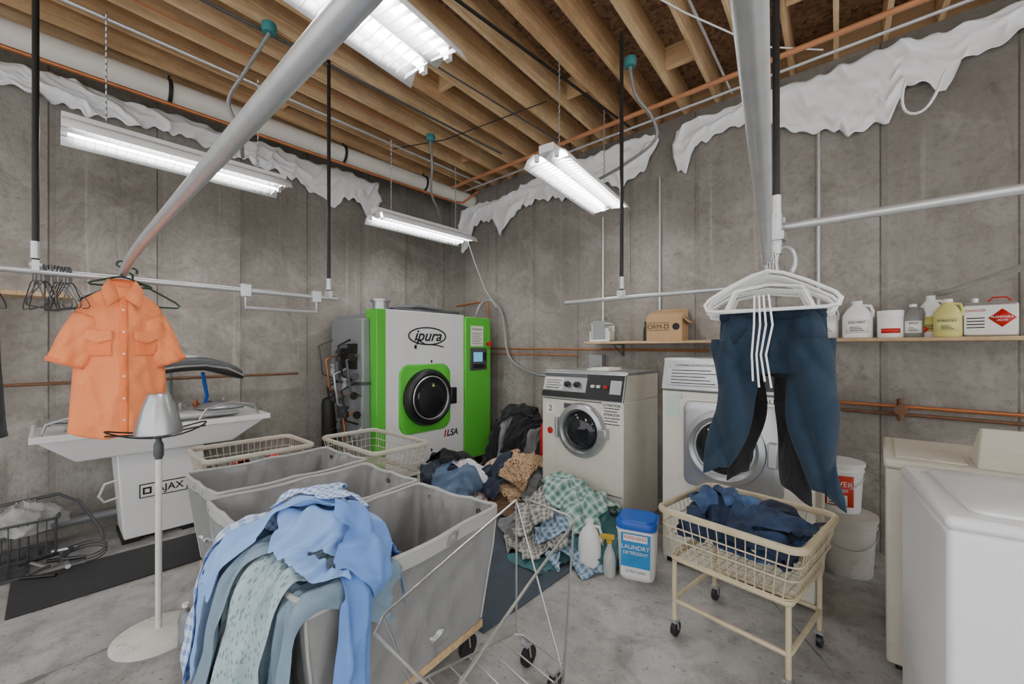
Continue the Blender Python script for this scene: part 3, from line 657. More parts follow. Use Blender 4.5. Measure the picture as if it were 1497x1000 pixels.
for k in range(9):
    x=-4.2+.05*k; y=-.04+.04*((k*3)%6); a=k*.9; l=.12+.03*(k%3)
    mk('pipe_piece',MB().tube([(x-l*math.cos(a)*.5,y-l*math.sin(a)*.5,.022),(x+l*math.cos(a)*.5,y+l*math.sin(a)*.5,.025+.02*(k%2))],.010+.004*(k%2),8),[dgrey,steel,iron][k%3],r)
mk('coiled_cable',MB().tube([(-3.98+.13*math.cos(a)*(1+.1*math.sin(3*a)),.16+.11*math.sin(a),.018+.003*a) for a in [k*.35 for k in range(48)]],.005,6),dgrey,r)
def blob(c,s,seed,rough=.25):
    rnd=random.Random(seed); ph=[rnd.uniform(0,6) for _ in range(6)]
    rd=lambda t:(1-abs(math.sin(t)))**2
    def fn(u,v):
        a=u*2*math.pi; b=(v)*math.pi/2
        k=1+rough*math.sin(3*a+ph[0]+2*b)*math.cos(b)+rough*.8*rd(3.5*a+ph[1]-4*b)*math.cos(b)+rough*.6*rd(6*a+7*b+ph[2])*math.cos(b)
        return (c[0]+s[0]*k*math.cos(a)*math.cos(b),c[1]+s[1]*k*math.sin(a)*math.cos(b),c[2]+s[2]*(1+.2*rd(2*a+ph[3]+6*b))*math.sin(b))
    return MB().grid(fn,70,20)
top(mk('plastic_bag',blob((-4.3,-.10,.18),(.12,.16,.17),4),mat('dull_plastic_film',C(196,196,192),.35,0,.12,14,trans=.3),ang=70),'crumpled dull plastic bag in the wire basket','bag')
# press
m=root('utility_press','white cabinet garment press with long padded buck','press',(-4.03,.57,0),R(90))
mk('cabinet',MB().fr((-.21,.22,.0,.4),.03,(-.25,.26,.0,.42),.66),white,m,bev=.008)
parts('foot',[(-.22,-.12,0,.4,0,.03),(.12,.22,0,.4,0,.03)],iron,m)
lg=mk('logo_plate',MB().box(-.13,.15,-.010,-.004,.31,.41),black,m); mk('plate_face',MB().box(-.123,.143,-.013,-.010,.317,.403),paper,lg)
text(lg,'AJAX',.070,(.045,-.0145,.36),bold=.001); mk('logo_emblem',MB().box(-.112,-.062,-.0155,-.013,.335,.385),ink,lg)
mk('emblem_mark',MB().box(-.1,-.074,-.0165,-.0155,.347,.373),paper,lg)
mk('table',MB().fr((-.45,.42,-.12,.4),.66,(-.64,.66,-.2,.45),.84),white,m,bev=.01)
parts('table_lip',[(-.65,.67,-.21,-.19,.82,.86),(-.65,-.63,-.19,.45,.82,.86),(.65,.67,-.19,.45,.82,.86)],white,m,.003)
def buck(x0,x1,z0,w,h):
    rings=[]
    for k in range(13):
        t=k/12; x=x0+(x1-x0)*t; ww=w*(.55+.45*math.sin(math.pi*min(1,max(0,t*.8+.15))))*(1 if 0<k<12 else .7)
        rings.append([(x,.08+ww*math.cos(a),z0+h*math.sin(a)) for a in [2*math.pi*q/20 for q in range(20)]])
    return MB().loft(rings)
mk('buck',buck(-.50,.50,.88,.15,.035),pad,m,label='silver padded lower buck')
mk('buck_pedestal',MB().fr((-.3,.3,.0,.3),.84,(-.25,.25,.0,.25),.86),grey,m)
for xx,k in((.38,.12),(-.42,.11)):
    mk('buck_cap',MB().lathe([(k,0),(k+.01,.03),(k-.02,.06),(.03,.075)],24,(xx,.05,.895),sx=1.3),steel,m)
    mk('cap_band',MB().tube([(xx+1.3*k*1.03*math.cos(a),.05+k*1.03*math.sin(a),.915) for a in [2*math.pi*q/28 for q in range(28)]],.008,6,True),dgrey,m)
mk('guard_bar',MB().tube([(-.6,-.15,.86),(-.58,-.17,.93),(-.45,-.18,.97),(-.3,-.17,.93),(-.26,-.15,.86)],.009,8),steel,m)
mk('guard_bar',MB().tube([(.2,-.15,.86),(.24,-.17,.94),(.4,-.18,.98),(.56,-.17,.94),(.6,-.15,.86)],.009,8),steel,m)
for k in range(4): mk('steam_fitting',MB().cyl((.16+.1*k,.3,.84),(.16+.1*k,.3,.95+.02*(k%2)),.014).cyl((.16+.1*k-.02,.3,.93),(.16+.1*k+.03,.3,.93),.01),[steel,copper,dgrey,steel][k],m)
rg=[]
for k in range(15):
    t=k/14; x=-.10+.62*t; zc=1.25+.035*math.sin(math.pi*t)-.06*max(0,t-.6)/.4; s_=[.6,.92,1][min(k,2)] if k<7 else [.6,.92,1][min(14-k,2)]
    rg.append([(x,.05+.12*s_*(1 if math.cos(a)>0 else -1)*abs(math.cos(a))**.5,zc+(.05*abs(math.sin(a))**.5 if math.sin(a)>0 else -.035*abs(math.sin(a))**.5)*s_) for a in [2*math.pi*q/24 for q in range(24)]])
mk('press_head',MB().loft(rg),dgrey,m,label='dark grey curved upper press head',ang=45)
mk('head_plate',MB().loft([[(p[0]*1.01,p[1]*.98,p[2]-.022) for p in g_] for g_ in rg]),iron,m)
mk('head_trim',MB().tube([(-.08,-.085,1.24),(.1,-.09,1.265),(.25,-.09,1.27),(.4,-.085,1.24),(.51,-.075,1.18)],.008,8),steel,m)
mk('head_bracket',MB().box(.08,.22,.0,.12,1.30,1.35).cyl((.15,.06,1.34),(.15,.2,1.40),.02),steel,m,bev=.005)
mk('lever_arm',MB().tube([(.1,.4,.7),(.1,.46,1.1),(.1,.38,1.32),(.1,.1,1.31)],.03,10),grey,m)
mk('spring_arm',MB().tube([(-.15,.4,.7),(-.15,.45,1.0),(-.1,.3,1.28)],.02,8),grey,m)
mk('steam_hose',MB().tube([(.30,.3,.84),(.33,.25,1.0),(.30,.2,1.12),(.28,.15,1.2)],.014,8),blue,m,label='blue steam hose')
mk('hose_loop',MB().tube([(-.22,.1,.45),(-.30,.12,.43),(-.33,.15,.34),(-.30,.2,.28),(-.2,.2,.3)],.008,8),pvc,m)
top(mk('wall_shelf',MB().box(-4.53,-4.3,-1.2,.12,1.76,1.79),shelfw,bev=.003),'short wooden wall shelf behind the garment rail','shelf')
def hanger_mb(W=.40,H=.13,r=.0022,n=6):
    hk=[(0,0,-.08),(0,0,-.035)]
    for a in range(200,-60,-20): hk.append((.018*math.cos(R(a)),0,-.018+.018*math.sin(R(a))))
    mb=MB().tube(hk,r*1.1,n)
    mb.tube([(0,0,-.08),(W*.1,0,-.085),(W*.45,0,-.08-H*.75),(W*.5,0,-.08-H*.92),(W*.47,0,-.08-H),(0,0,-.08-H),(-W*.47,0,-.08-H),(-W*.5,0,-.08-H*.92),(-W*.45,0,-.08-H*.75),(-W*.1,0,-.085)],r,n,True)
    return mb
wh=hanger_mb(.40,.13,.0026)
o=mk('wire_hanger',wh,dgrey,loc=(-3.0,.07,1.805)); top(o,'dark wire hanger on the side rail','hanger','wire hangers on the side rail')
for k in range(19):
    c=o.copy(); COL.objects.link(c); y=-.28+k*.014 if k<8 else -.05+(k-8)*.012
    c.location=(-3.0,y,1.805); c.rotation_euler=(R(random.uniform(-7,7)),0,R(random.uniform(-16,16)))
o.rotation_euler=(0,0,R(18))
# ---------------------------------------------------------------- hanging shirts
def shirt(loc,rz,m1,m2,label,H=.75,W=.165,sleeves=True,seed=0):
    r=root('hanging_shirt',label,'shirt',loc,rz)
    ph=seed*1.7
    rd=lambda t:(1-abs(math.sin(t)))**2
    def wd(z): return float(np.interp(z,[0,.1,.35,.55,.64,.69,.73,.75],[W*1.16,W*1.12,W*1.03,W*1.0,W*.96,W*.74,W*.42,W*.36]))
    def dp(z): return float(np.interp(z,[0,.3,.6,.7,.75],[.085,.08,.075,.055,.045]))
    def fold(x,z): 
        k=(1-z/.9)
        return (.018*math.sin(24*x+4*z+ph)+.018*rd(17*x-2.5*z+1+ph)+.012*rd(29*x+5*z+2))*k+.012*rd(9*z+16*x+ph)*(.3+.7*math.sin(6*z)**2)+.008*rd(13*z-20*x)-.010
    def fy(x,z):
        w=wd(z); return -(dp(z)*math.sqrt(max(0,1-(x/w)**2)))-fold(x,z)
    rings=[]
    for k in range(61):
        z=H*k/60; w=wd(z); ring=[]
        for q in range(110):
            a=2*math.pi*q/110; x=w*math.cos(a)
            y=(-dp(z)*math.sin(a)-fold(x,z)) if math.sin(a)>=0 else (-dp(z)*math.sin(a)*.7-fold(x,z))
            zz=z+((.03*(abs(x)/w)**2+.012*math.sin(x*20))*(1-k/4) if k<4 else 0)
            ring.append((x,y,zz))
        rings.append(ring)
    mb=MB().loft(rings,caps=False)
    mk('shirt_body',mb,m1,r,solid=.003,ang=180,uv=[(v[0],v[2]) for v in mb.v])
    if sleeves:
        for sx in(-1,1):
            rg=[]
            for k in range(18):
                t=k/17; cx=sx*(W*.60+.09*t); cz=.59-.225*t-.01*t*t; hw=.074+.006*math.sin(t*3); dd=.055+.010*math.sin(9*t)
                pr=Vector((sx*.93,0,.36))
                rg.append([Vector((cx,0,cz))+pr*hw*math.cos(a)+Vector((0,1,0))*(dd*math.sin(a)+.014*rd(2.2*a+3*t)+.010*rd(3.7*a-5*t)) for a in [2*math.pi*q/48 for q in range(48)]])
            mb=MB().loft([[tuple(p) for p in g_] for g_ in rg],caps=False)
            mk('sleeve',mb,m1,r,solid=.003,ang=180,uv=[(v[0],v[2]) for v in mb.v])
            mk('cuff',MB().loft([[tuple(p+Vector((0,0,dz))*1) for p in rg[-1]] for dz in(-.001,.02)],caps=False),m2,r,solid=.006,ang=180)
    def patch(name,x0,x1,z0,z1,off,m_,nx=8,nz=10,cut=0):
        mb=MB().grid(lambda u,v:(x0+(x1-x0)*u,fy(x0+(x1-x0)*u,z0+(z1-z0)*v)-off,z0+(z1-z0)*v-(cut*(1-abs(2*u-1))*(1-v))),nx,nz)
        return mk(name,mb,m_,r,solid=.0035,ang=180,uv=[(v[0],v[2]) for v in mb.v])
    patch('placket',-.016,.016,.02,.70,.004,m2,3,50)
    for sx in(-1,1):
        patch('pocket',sx*.088-.045,sx*.088+.045,.40,.52,.006,m2)
        patch('pocket_flap',sx*.088-.048,sx*.088+.048,.480,.525,.012,m1,8,4,.020)
    for k in range(6):
        z=.08+k*.11; mk('button',MB().lathe([(.005,0),(.005,.003)],10,(0,fy(0,z)-.006,z),'y'),plwhite,r)
    for sx in(-1,1):
        pts=[(sx*.004,-.062,.69),(sx*.05,-.035,.785),(sx*.078,-.055,.735),(sx*.062,-.095,.640)]
        mk('collar',MB().ngon(pts),m1,r,solid=.006)
    mk('collar_band',MB().grid(lambda u,v:(.055*math.cos(math.pi*(2*u)),.042*math.sin(math.pi*2*u),.735+.05*v+.012*math.sin(math.pi*2*u)),28,2),m2,r,solid=.004,ang=60)
    return r
shirt((-2.9,.25,.965),R(90),orange,orange2,'orange short-sleeved button shirt on a hanger')
o=mk('garment_hanger',hanger_mb(.24,.05,.005,8),dkgreen,loc=(-2.905,.25,1.85),rz=R(90)); top(o,'dark green plastic hanger inside the orange shirt','hanger')
o=mk('garment_hanger',hanger_mb(.40,.12,.005,8),dkgreen,loc=(-2.98,.30,1.83),rz=R(90)); top(o,'dark green plastic hanger hung behind the orange shirt','hanger')
shirt((-3.02,-.30,.97),R(100),fabric('charcoal_cloth',C(52,54,58)),fabric('grey_cloth',C(120,120,116)),'dark grey vest hanging from the side rail',sleeves=False,seed=2,W=.15)
# iron stand
r=root('hat_iron_stand','white floor stand topped by silver cone and wire ring','stand',(-2.64,.36,0))
mk('base',MB().lathe([(.02,.035),(.06,.03),(.15,.018),(.18,.008),(.18,0),(.01,0)],40),mat('chipped_white_paint',C(222,220,212),.6,0,.14,12,.3,50,grime=.6),r,smooth=True)
mk('pole',MB().cyl((0,0,.02),(0,0,.92),.0135,n=14),mat('chipped_white_pole',C(218,216,208),.6,0,.16,16,.3,60),r)
mk('fitting',MB().lathe([(.014,.86),(.02,.88),(.02,.93),(.012,.95),(.012,.98)],14),dgrey,r)
mk('cone_shade',MB().lathe([(.09,.985),(.094,.99),(.088,1.03),(.062,1.13),(.05,1.155),(.046,1.17),(.04,1.18),(.001,1.185)],36,close=False),steel,r,solid=.002,label='silver truncated metal cone')
mk('wire_ring',MB().tube([(.17*math.cos(a)*(.6),.19*math.sin(a),1.0-.02*math.cos(2*a)) for a in [2*math.pi*k/28 for k in range(28)]],.004,6,True).tube([(0,-.19,1.0),(0,-.1,.99),(0,0,.96),(0,.1,.99),(0,.19,1.0)],.004,6),iron,r)
r=root('water_bottle','small clear plastic bottle on the floor by the stand','bottle',(-2.44,.43,0))
mk('bottle_body',MB().lathe([(.02,0),(.03,.005),(.031,.05),(.028,.07),(.031,.1),(.031,.13),(.02,.165),(.012,.18),(.012,.19)],20),mat('clear_bottle',C(215,220,222),.12,0,.03,5,trans=.8),r)
mk('cap',MB().cyl((0,0,.188),(0,0,.203),.014,n=16),plwhite,r)
# ---------------------------------------------------------------- white hangers and pants
hp=root('plastic_hanger','white plastic hanger crowded on the pole end','hanger',(-.285,1.66,1.735),group='white hangers on the pole')
mk('hanger_hook',MB().tube([(0,0,-.07),(0,0,-.04)]+[(.018*math.cos(R(a)),0,-.018+.018*math.sin(R(a))) for a in range(210,-50,-20)],.0025,6),chrome,hp)
mk('hanger_frame',MB().tube([(p[0]*.93,0,p[1]) for p in [(0,-.068),(.05,-.08),(.12,-.112),(.195,-.155),(.212,-.175),(.205,-.195),(.18,-.2),(0,-.2),(-.18,-.2),(-.205,-.195),(-.212,-.175),(-.195,-.155),(-.12,-.112),(-.05,-.08)]],.0055,8,True),plwhite,hp)
mk('hanger_rib',MB().tube([(-.13,0,-.2),(-.1,0,-.13),(0,0,-.115),(.1,0,-.13),(.13,0,-.2)],.0035,6),plwhite,hp)
hp.rotation_euler=(0,0,R(-4))
for k in range(6):
    y=1.635-k*.025 if k<2 else 1.69+(k-2)*.025
    clone(hp,(-.276+(1.56-y)*.166,y,1.735-.004*k),R(-2+[7,-6,9,4,-9,6][k]))
def pants(loc,rz,m1,m2,label,L=.56,sp=.19,W=.175,seed=0):
    r=root('hanging_pants',label,'pants',loc,rz); ph=seed*2.1
    rd=lambda t:(1-abs(math.sin(t)))**2
    f=lambda x,z:.018*math.sin(24*x+4*z+ph)*(1-z)+.040*rd(15*x-3*z+ph)+.022*rd(9*z+13*x+ph+1)*(z>-.3)+.024*rd(23*x+6*z)+.014*rd(14*z-18*x+1)+.010*rd(31*x)*(z>-.12)-.036
    n=96; rings=[]
    for k in range(21):
        t=k/20; z=-.22*t; w=W*(.88+.08*t-.12*max(0,t-.6)); d=.030+.006*t
        rings.append([(w*math.cos(a),d*math.sin(a)+f(w*math.cos(a),z)*min(1,.4+t*2),z) for a in [2*math.pi*q/n for q in range(n)]])
    mb=MB().loft(rings,caps=True,cap0=False)
    for sx in(-1,1):
        rg=[]
        for k in range(40):
            t=k/39; z=-.10-(L-.10)*t-(.04*t if sx>0 else 0); cx=sx*(W*.50+(sp-W*.50)*t**1.15)+.014*math.sin(5*t+sx); hw=W*(.47-.20*t)+.008*math.sin(9*t+ph+sx); d=.036-.008*t
            rg.append([(cx+hw*math.cos(a),d*math.sin(a)+1.0*f(cx+hw*math.cos(a),z),z-(.03*sx*math.cos(a) if k==39 else 0)) for a in [2*math.pi*q/56 for q in range(56)]])
        mb.loft(rg,caps=False)
    mk('pants_body',mb,m1,r,ang=180,solid=.003,uv=[(v[0],v[2]) for v in mb.v])
    mk('waistband',MB().loft([[(W*.90*math.cos(a),.040*math.sin(a)+.4*f(W*math.cos(a),0),z) for a in [2*math.pi*q/n for q in range(n)]] for z in(-.03,.008)],caps=False),m2,r,solid=.005,ang=60)
    for sx in(-1,1): mk('pocket',MB().tube([(sx*xx,-(.034*math.sqrt(1-(xx/W)**2))+f(sx*xx,zz)-.004,zz) for xx,zz in((.07,-.06),(.09,-.09),(.115,-.12),(.14,-.15))],.003,6),m2,r)
    mk('fly',MB().tube([(0,-.036+f(0,zz)*min(1,.4-zz*9)-.003,zz) for zz in(-.03,-.06,-.1,-.14,-.17)],.003,6),m2,r)
    return r
pants((-.290,1.70,1.535),R(8),navy,navyd,'navy blue pants hung on white hangers',seed=1,L=.58,sp=.165,W=.175)
pants((-.315,1.82,1.52),R(6),blackf,blackf,'black pants hung behind the navy pants',L=.60,sp=.09,W=.14,seed=2)
r=root('drawstring','white cords hanging from the hangers over the pants','cord',(-.278,1.600,1.58))
for k,xx in enumerate((-.042,-.028,-.015,.0)):
    mk('cord',MB().tube([(xx,0,.0),(xx+.004*k,-.004,-.1),(xx-.008,.002,-.2),(xx+.004*(k-1),0,-.29-.02*(k%2))],.0032,6),wfab,r)
# ---------------------------------------------------------------- bottles, buckets
r=root('detergent_pail','white laundry detergent pail with blue lid','bucket',(-1.13,2.45,0),R(17))
mk('pail_body',MB().loft([[(p[0],p[1],z) for p in rectring(.22*s_,.2*s_,.05,0)] for z,s_ in((0,.92),(.01,.96),(.16,1.0),(.315,1.05))]),plwhite,r,ang=50)
mk('lid',MB().loft([[(p[0],p[1],z) for p in rectring(.24*s_,.22*s_,.055,0)] for z,s_ in((.305,1.0),(.345,1.02),(.352,.98),(.345,.9),(.36,.86))]),blue,r,ang=50)
lb=mk('label',MB().box(-.085,.085,-.111,-.105,.03,.285),mat('teal_blue_label',C(40,140,205),.5,0,.3,18),r)
mk('label_band',MB().box(-.085,.085,-.113,-.111,.03,.085),plwhite,lb); mk('label_brand',MB().box(-.07,.07,-.113,-.111,.24,.28),plwhite,lb)
text(lb,'KIRKLAND',.027,(0,-.1135,.262),red); text(lb,'LAUNDRY',.036,(0,-.1135,.205),plwhite); text(lb,'DETERGENT',.026,(0,-.1135,.17),plwhite); text(lb,'ULTRA CLEAN',.018,(0,-.1135,.06),ink)
mk('carry_handle',MB().tube([(-.115,0,.31),(-.118,-.06,.29),(-.1,-.12,.30),(0,-.135,.305),(.1,-.12,.30),(.118,-.06,.29),(.115,0,.31)],.004,6),plwhite,r)
def jug(name,loc,rz,m_,lab,h=.3,rad=.07,capm=plwhite,label_m=None,words=None,flat=.75,labz=.35):
    r=root(name,lab,'jug',loc,rz)
    mk('jug_body',MB().lathe([(rad*.9,0),(rad,.008),(rad,h*.5),(rad*.97,h*.62),(rad*.7,h*.78),(rad*.38,h*.88),(rad*.32,h*.93)],28,sy=flat),m_,r)
    mk('cap',MB().lathe([(rad*.36,h*.92),(rad*.36,h),(rad*.05,h)],18),capm,r)
    mk('jug_handle',MB().tube([(rad*.3,0,h*.88),(rad*.85,0,h*.86),(rad*1.0,0,h*.72),(rad*.96,0,h*.55)],rad*.12,8),m_,r)
    if label_m:
        l=mk('label',MB().grid(lambda u,v:((rad+.002)*math.sin((u-.5)*1.7),-(rad+.002)*flat*math.cos((u-.5)*1.7),h*(.14+.36*v)),12,1),label_m,r,solid=.001)
        if words:
            for k,wd_ in enumerate(words): text(l,wd_,h*.085,(0,-rad*flat-.004,h*(.42-.1*k)))
        for k in range(3): mk('print_line',MB().box(-rad*.45,rad*.45-.01*k,-rad*flat-.0045,-rad*flat-.002,h*(.20+.045*k),h*(.215+.045*k)),ink,l)
    return r
jug('bleach_jug',(-1.385,2.30,0),R(30),plwhite,'white plastic bleach jug on the floor',.31,.072)
r=root('spray_bottle','clear spray bottle with yellow trigger on the floor','spray bottle',(-1.25,2.31,0),R(25))
mk('bottle_body',MB().lathe([(.035,0),(.038,.01),(.037,.1),(.03,.14),(.014,.18),(.014,.2)],20),tplast,r)
mk('spray_head',MB().cyl((0,0,.198),(0,0,.225),.018).box(-.055,.03,-.012,.012,.225,.25).tube([(-.03,0,.225),(-.045,0,.2),(-.04,0,.18)],.005,6),mat('yellow_trigger',C(198,160,50),.4),r,bev=.003)
def bucket(loc,rz,label,lab=False,s=1,lid=True,m_=plwhite):
    r=root('plastic_bucket',label,'bucket',loc,rz)
    mk('bucket_body',MB().lathe([(.125*s,0),(.13*s,.01),(.145*s,.3*s),(.152*s,.3*s),(.152*s,.315*s),(.146*s,.315*s),(.146*s,.335*s),(.152*s,.335*s),(.152*s,.35*s),(.14*s,.35*s),(.12*s,.02)],36,close=False),m_,r,ang=30)
    if lid: mk('lid',MB().lathe([(.156*s,.34*s),(.158*s,.365*s),(.14*s,.37*s),(.01,.368*s)],36),m_,r)
    mk('bail_handle',MB().tube([(.155*s*math.cos(a),-.155*s*abs(math.sin(a))*1.0,.28*s-.10*s*abs(math.sin(a))) for a in [math.pi*k/14 for k in range(15)]],.003,6),steel,r)
    if lab:
        q=s/.93
        l=mk('label',MB().grid(lambda u,v:((.143*q)*math.sin((u-.5)*1.3),-(.143*q)*math.cos((u-.5)*1.3),.05+.19*v),14,1),mat('red_label',C(206,60,34),.5,0,.2,12),r,solid=.001)
        text(l,'POWER',.045,(0,-.146*q,.19),plwhite); text(l,'CLEANER',.026,(0,-.146*q,.15),plwhite); mk('label_panel',MB().box(-.05,.05,-.146*q,-.135,.06,.125),paper,l)
        for k in range(3): mk('print_line',MB().box(-.04,.03,-.1475*q,-.14,.07+k*.017,.075+k*.017),ink,l)
    return r
bucket((-.16,3.37,0),R(5),'dirty white plastic bucket beneath another bucket',m_=mat('dirty_white_plastic',C(206,202,194),.5,0,.14,8,grime=.5))
bucket((-.20,3.40,.371),R(0),'white bucket with red label stacked on a bucket',lab=True,s=.85)
# ---------------------------------------------------------------- shelf and items
sz=1.47
top(mk('wall_shelf',MB().box(-2.17,1.8,3.5,3.79,sz-.022,sz),shelfw,bev=.002),'long wooden wall shelf holding boxes and bottles','shelf')
for xx in (-1.9,-.9,1.2): top(mk('shelf_bracket',MB().box(xx-.010,xx+.010,3.56,3.79,sz-.030,sz-.023).box(xx-.010,xx+.010,3.78,3.79,sz-.14,sz-.03).tube([(xx,3.6,sz-.035),(xx,3.78,sz-.13)],.005,6),dgrey),'dark steel bracket under the long wall shelf','bracket','shelf brackets')
r=root('paper_tray','white desk tray with papers and clipboard','papers',(-2.04,3.62,sz),R(10))
mk('tray',MB().box(-.1,.1,-.08,.08,0,.02).box(-.1,-.09,-.08,.08,0,.1).box(.09,.1,-.08,.08,0,.1).box(-.1,.1,.07,.08,0,.16),plwhite,r,bev=.003)
parts('paper_stack',[(-.085,.02,-.06,.05,.02,.17),(.03,.08,-.05,.05,.02,.13)],paper,r)
mk('clipboard',MB().box(-.07,.05,-.075,-.065,.02,.2),grey,r); mk('note',MB().box(-.09,.09,-.06,.06,.17,.18),paper,r)
top(mk('amber_bottle',MB().lathe([(.020,0),(.022,.01),(.022,.11),(.010,.14),(.010,.16),(.013,.16),(.013,.18),(.002,.182)],20,(-1.61,3.66,sz)),black),'dark bottle standing beside the cardboard box','bottle')
r=root('cardboard_box','open cardboard box printed ORM-D','box',(-1.40,3.63,sz),R(6))
mk('box_body',MB().box(-.15,.15,-.11,.11,0,.20),cardb,r,bev=.003)
for q in ([(-.15,-.11,.2),(.15,-.11,.2),(.14,-.02,.26),(-.14,-.02,.26)],[(-.15,.11,.2),(.15,.11,.2),(.14,.13,.29),(-.14,.13,.29)],[(.15,-.11,.2),(.15,.11,.2),(.2,.1,.15),(.2,-.1,.15)]): mk('box_flap',MB().add(q,[(0,1,2,3)]),cardb,r,solid=.004)
text(r,'ORM-D',.055,(-.05,-.112,.12),shear=0); mk('print_frame',MB().tube([(-.14,-.111,.09),(.04,-.111,.09),(.04,-.111,.155),(-.14,-.111,.155)],.002,4,True),ink,r)
mk('arrow_mark',MB().lathe([(.03,0),(.03,.002)],16,(.1,-.11,.12),'y'),ink,r)
jug('solvent_bottle',(-.27,3.63,sz),0,tplast,'clear plastic bottle on the wall shelf',.235,.055,plwhite,paper)
jug('solvent_jug',(-.115,3.63,sz),0,plwhite,'white solvent jug with hazard label on the shelf',.25,.08,plwhite,paper,['SOLVENT'])
r=root('powder_jar','white plastic jar with red and black label','jar',(.05,3.62,sz))
mk('jar_body',MB().lathe([(.06,0),(.065,.01),(.065,.13),(.058,.14)],26),plwhite,r); mk('lid',MB().lathe([(.066,.135),(.066,.175),(.01,.178)],26),plwhite,r)
mk('label',MB().grid(lambda u,v:(.067*math.sin((u-.5)*1.5),-.067*math.cos((u-.5)*1.5),.03+.03*v),8,1),red,r,solid=.001)
def diamond(parent,x,y,z,s,m_,name='hazard_diamond'):
    return mk(name,MB().add([(x-s,y,z),(x,y,z-s),(x+s,y,z),(x,y,z+s)],[(0,1,2,3)]),m_,parent,solid=.001)
jug('grey_bottle',(.155,3.62,sz),0,mat('grey_plastic',C(128,128,124),.4),'grey plastic bottle with printed label on the shelf',.21,.05,plwhite,paper,['SPOT'])
j=jug('white_jug',(.235,3.66,sz),0,plwhite,'white jug with yellow label on the shelf',.26,.060,plwhite,yellowp)
jug('yellow_jug',(.30,3.56,sz),R(-6),yellowp,'pale yellow chemical jug on the wall shelf',.225,.060,plwhite,mat('pale_label',C(220,214,140),.6),['PYRATEX'])
diamond(j,-.03,-.052,.05,.02,red)
r=root('solvent_can','silver rectangular solvent can with red flammable diamond','can',(.475,3.62,sz),R(-8))
tin=mat('tin',C(206,204,198),.3,.5,.06,8)
mk('can_body',MB().box(-.105,.105,-.055,.055,0,.19),tin,r,bev=.012)
mk('can_top',MB().fr((-.10,.10,-.05,.05),.19,(-.085,.085,-.035,.035),.20).cyl((-.06,0,.19),(-.06,0,.225),.018),tin,r); mk('can_handle',MB().tube([(-.01,0,.20),(.01,0,.225),(.06,0,.225),(.08,0,.20)],.005,6),red,r)
l=mk('label',MB().box(-.10,.10,-.058,-.0555,.015,.178),paper,r); diamond(l,.045,-.0605,.105,.052,red); text(l,'FLAMMABLE',.015,(.045,-.062,.11),plwhite); text(l,'LIQUID',.013,(.045,-.062,.092),plwhite)
text(l,'DANGER',.02,(-.055,-.0595,.15),red)
for k in range(4): mk('print_line',MB().box(-.09,-.02,-.0605,-.058,.05+k*.018,.056+k*.018),ink,l)
# ---------------------------------------------------------------- wall pipes
def wp(name,pts,r_,m_,label,cat='pipe'): return top(mk(name,MB().tube(pts,r_,10),m_),label,cat)
wp('wall_pipe',[(-4.4,3.76,1.41),(-1.1,3.76,1.385)],.011,copper,'copper pipe running across the back wall')
wp('wall_pipe',[(-4.4,3.765,1.34),(-2.4,3.765,1.33)],.009,copper,'thin copper pipe beneath another on the back wall')
wp('wall_pipe',[(-.3,3.76,1.02),(2.6,3.76,1.0)],.013,copper,'copper pipe low on the back wall')
wp('wall_pipe',[(-.3,3.75,.97),(2.6,3.75,.95)],.012,rust,'rusty pipe low on the back wall')
wp('wall_pipe',[(-4.45,-1,1.15),(-4.45,1.7,1.15)],.013,rust,'rusty steam pipe along the side wall')
wp('wall_conduit',[(-2.12,3.78,1.47),(-2.12,3.78,2.75)],.011,galv,'vertical conduit on the back wall','conduit')
wp('wall_conduit',[(-1.53,3.78,1.47),(-1.53,3.78,3.0)],.011,galv,'vertical conduit on the back wall','conduit')
wp('wall_conduit',[(-.34,3.78,1.47),(-.34,3.78,3.1)],.012,galv,'vertical conduit rising behind the shelf','conduit')
r=root('pipe_valve','small brass valve on the low wall pipes','valve',(.1,3.74,.97))
mk('valve_body',MB().cyl((0,0,-.04),(0,0,.1),.018).lathe([(.005,0),(.035,.0),(.035,.012),(.005,.012)],14,(0,-.04,.03),'y').cyl((0,0,.03),(0,-.05,.03),.01),rust,r)
top(mk('outlet_box',MB().box(-2.25,-2.1,3.72,3.79,1.2,1.34).box(-2.23,-2.12,3.71,3.72,1.22,1.32),steel,bev=.004),'steel electrical box behind the cream washer','electrical box')
top(mk('outlet_box',MB().box(-1.32,-1.2,3.72,3.79,1.18,1.3),dgrey,bev=.004),'grey outlet box between the two washers','electrical box')
wp('washer_hose',[(-1.3,3.7,1.2),(-1.25,3.6,1.1),(-1.22,3.55,.6),(-1.25,3.5,.014)],.014,rubber,'black supply hose behind the washers','hose')
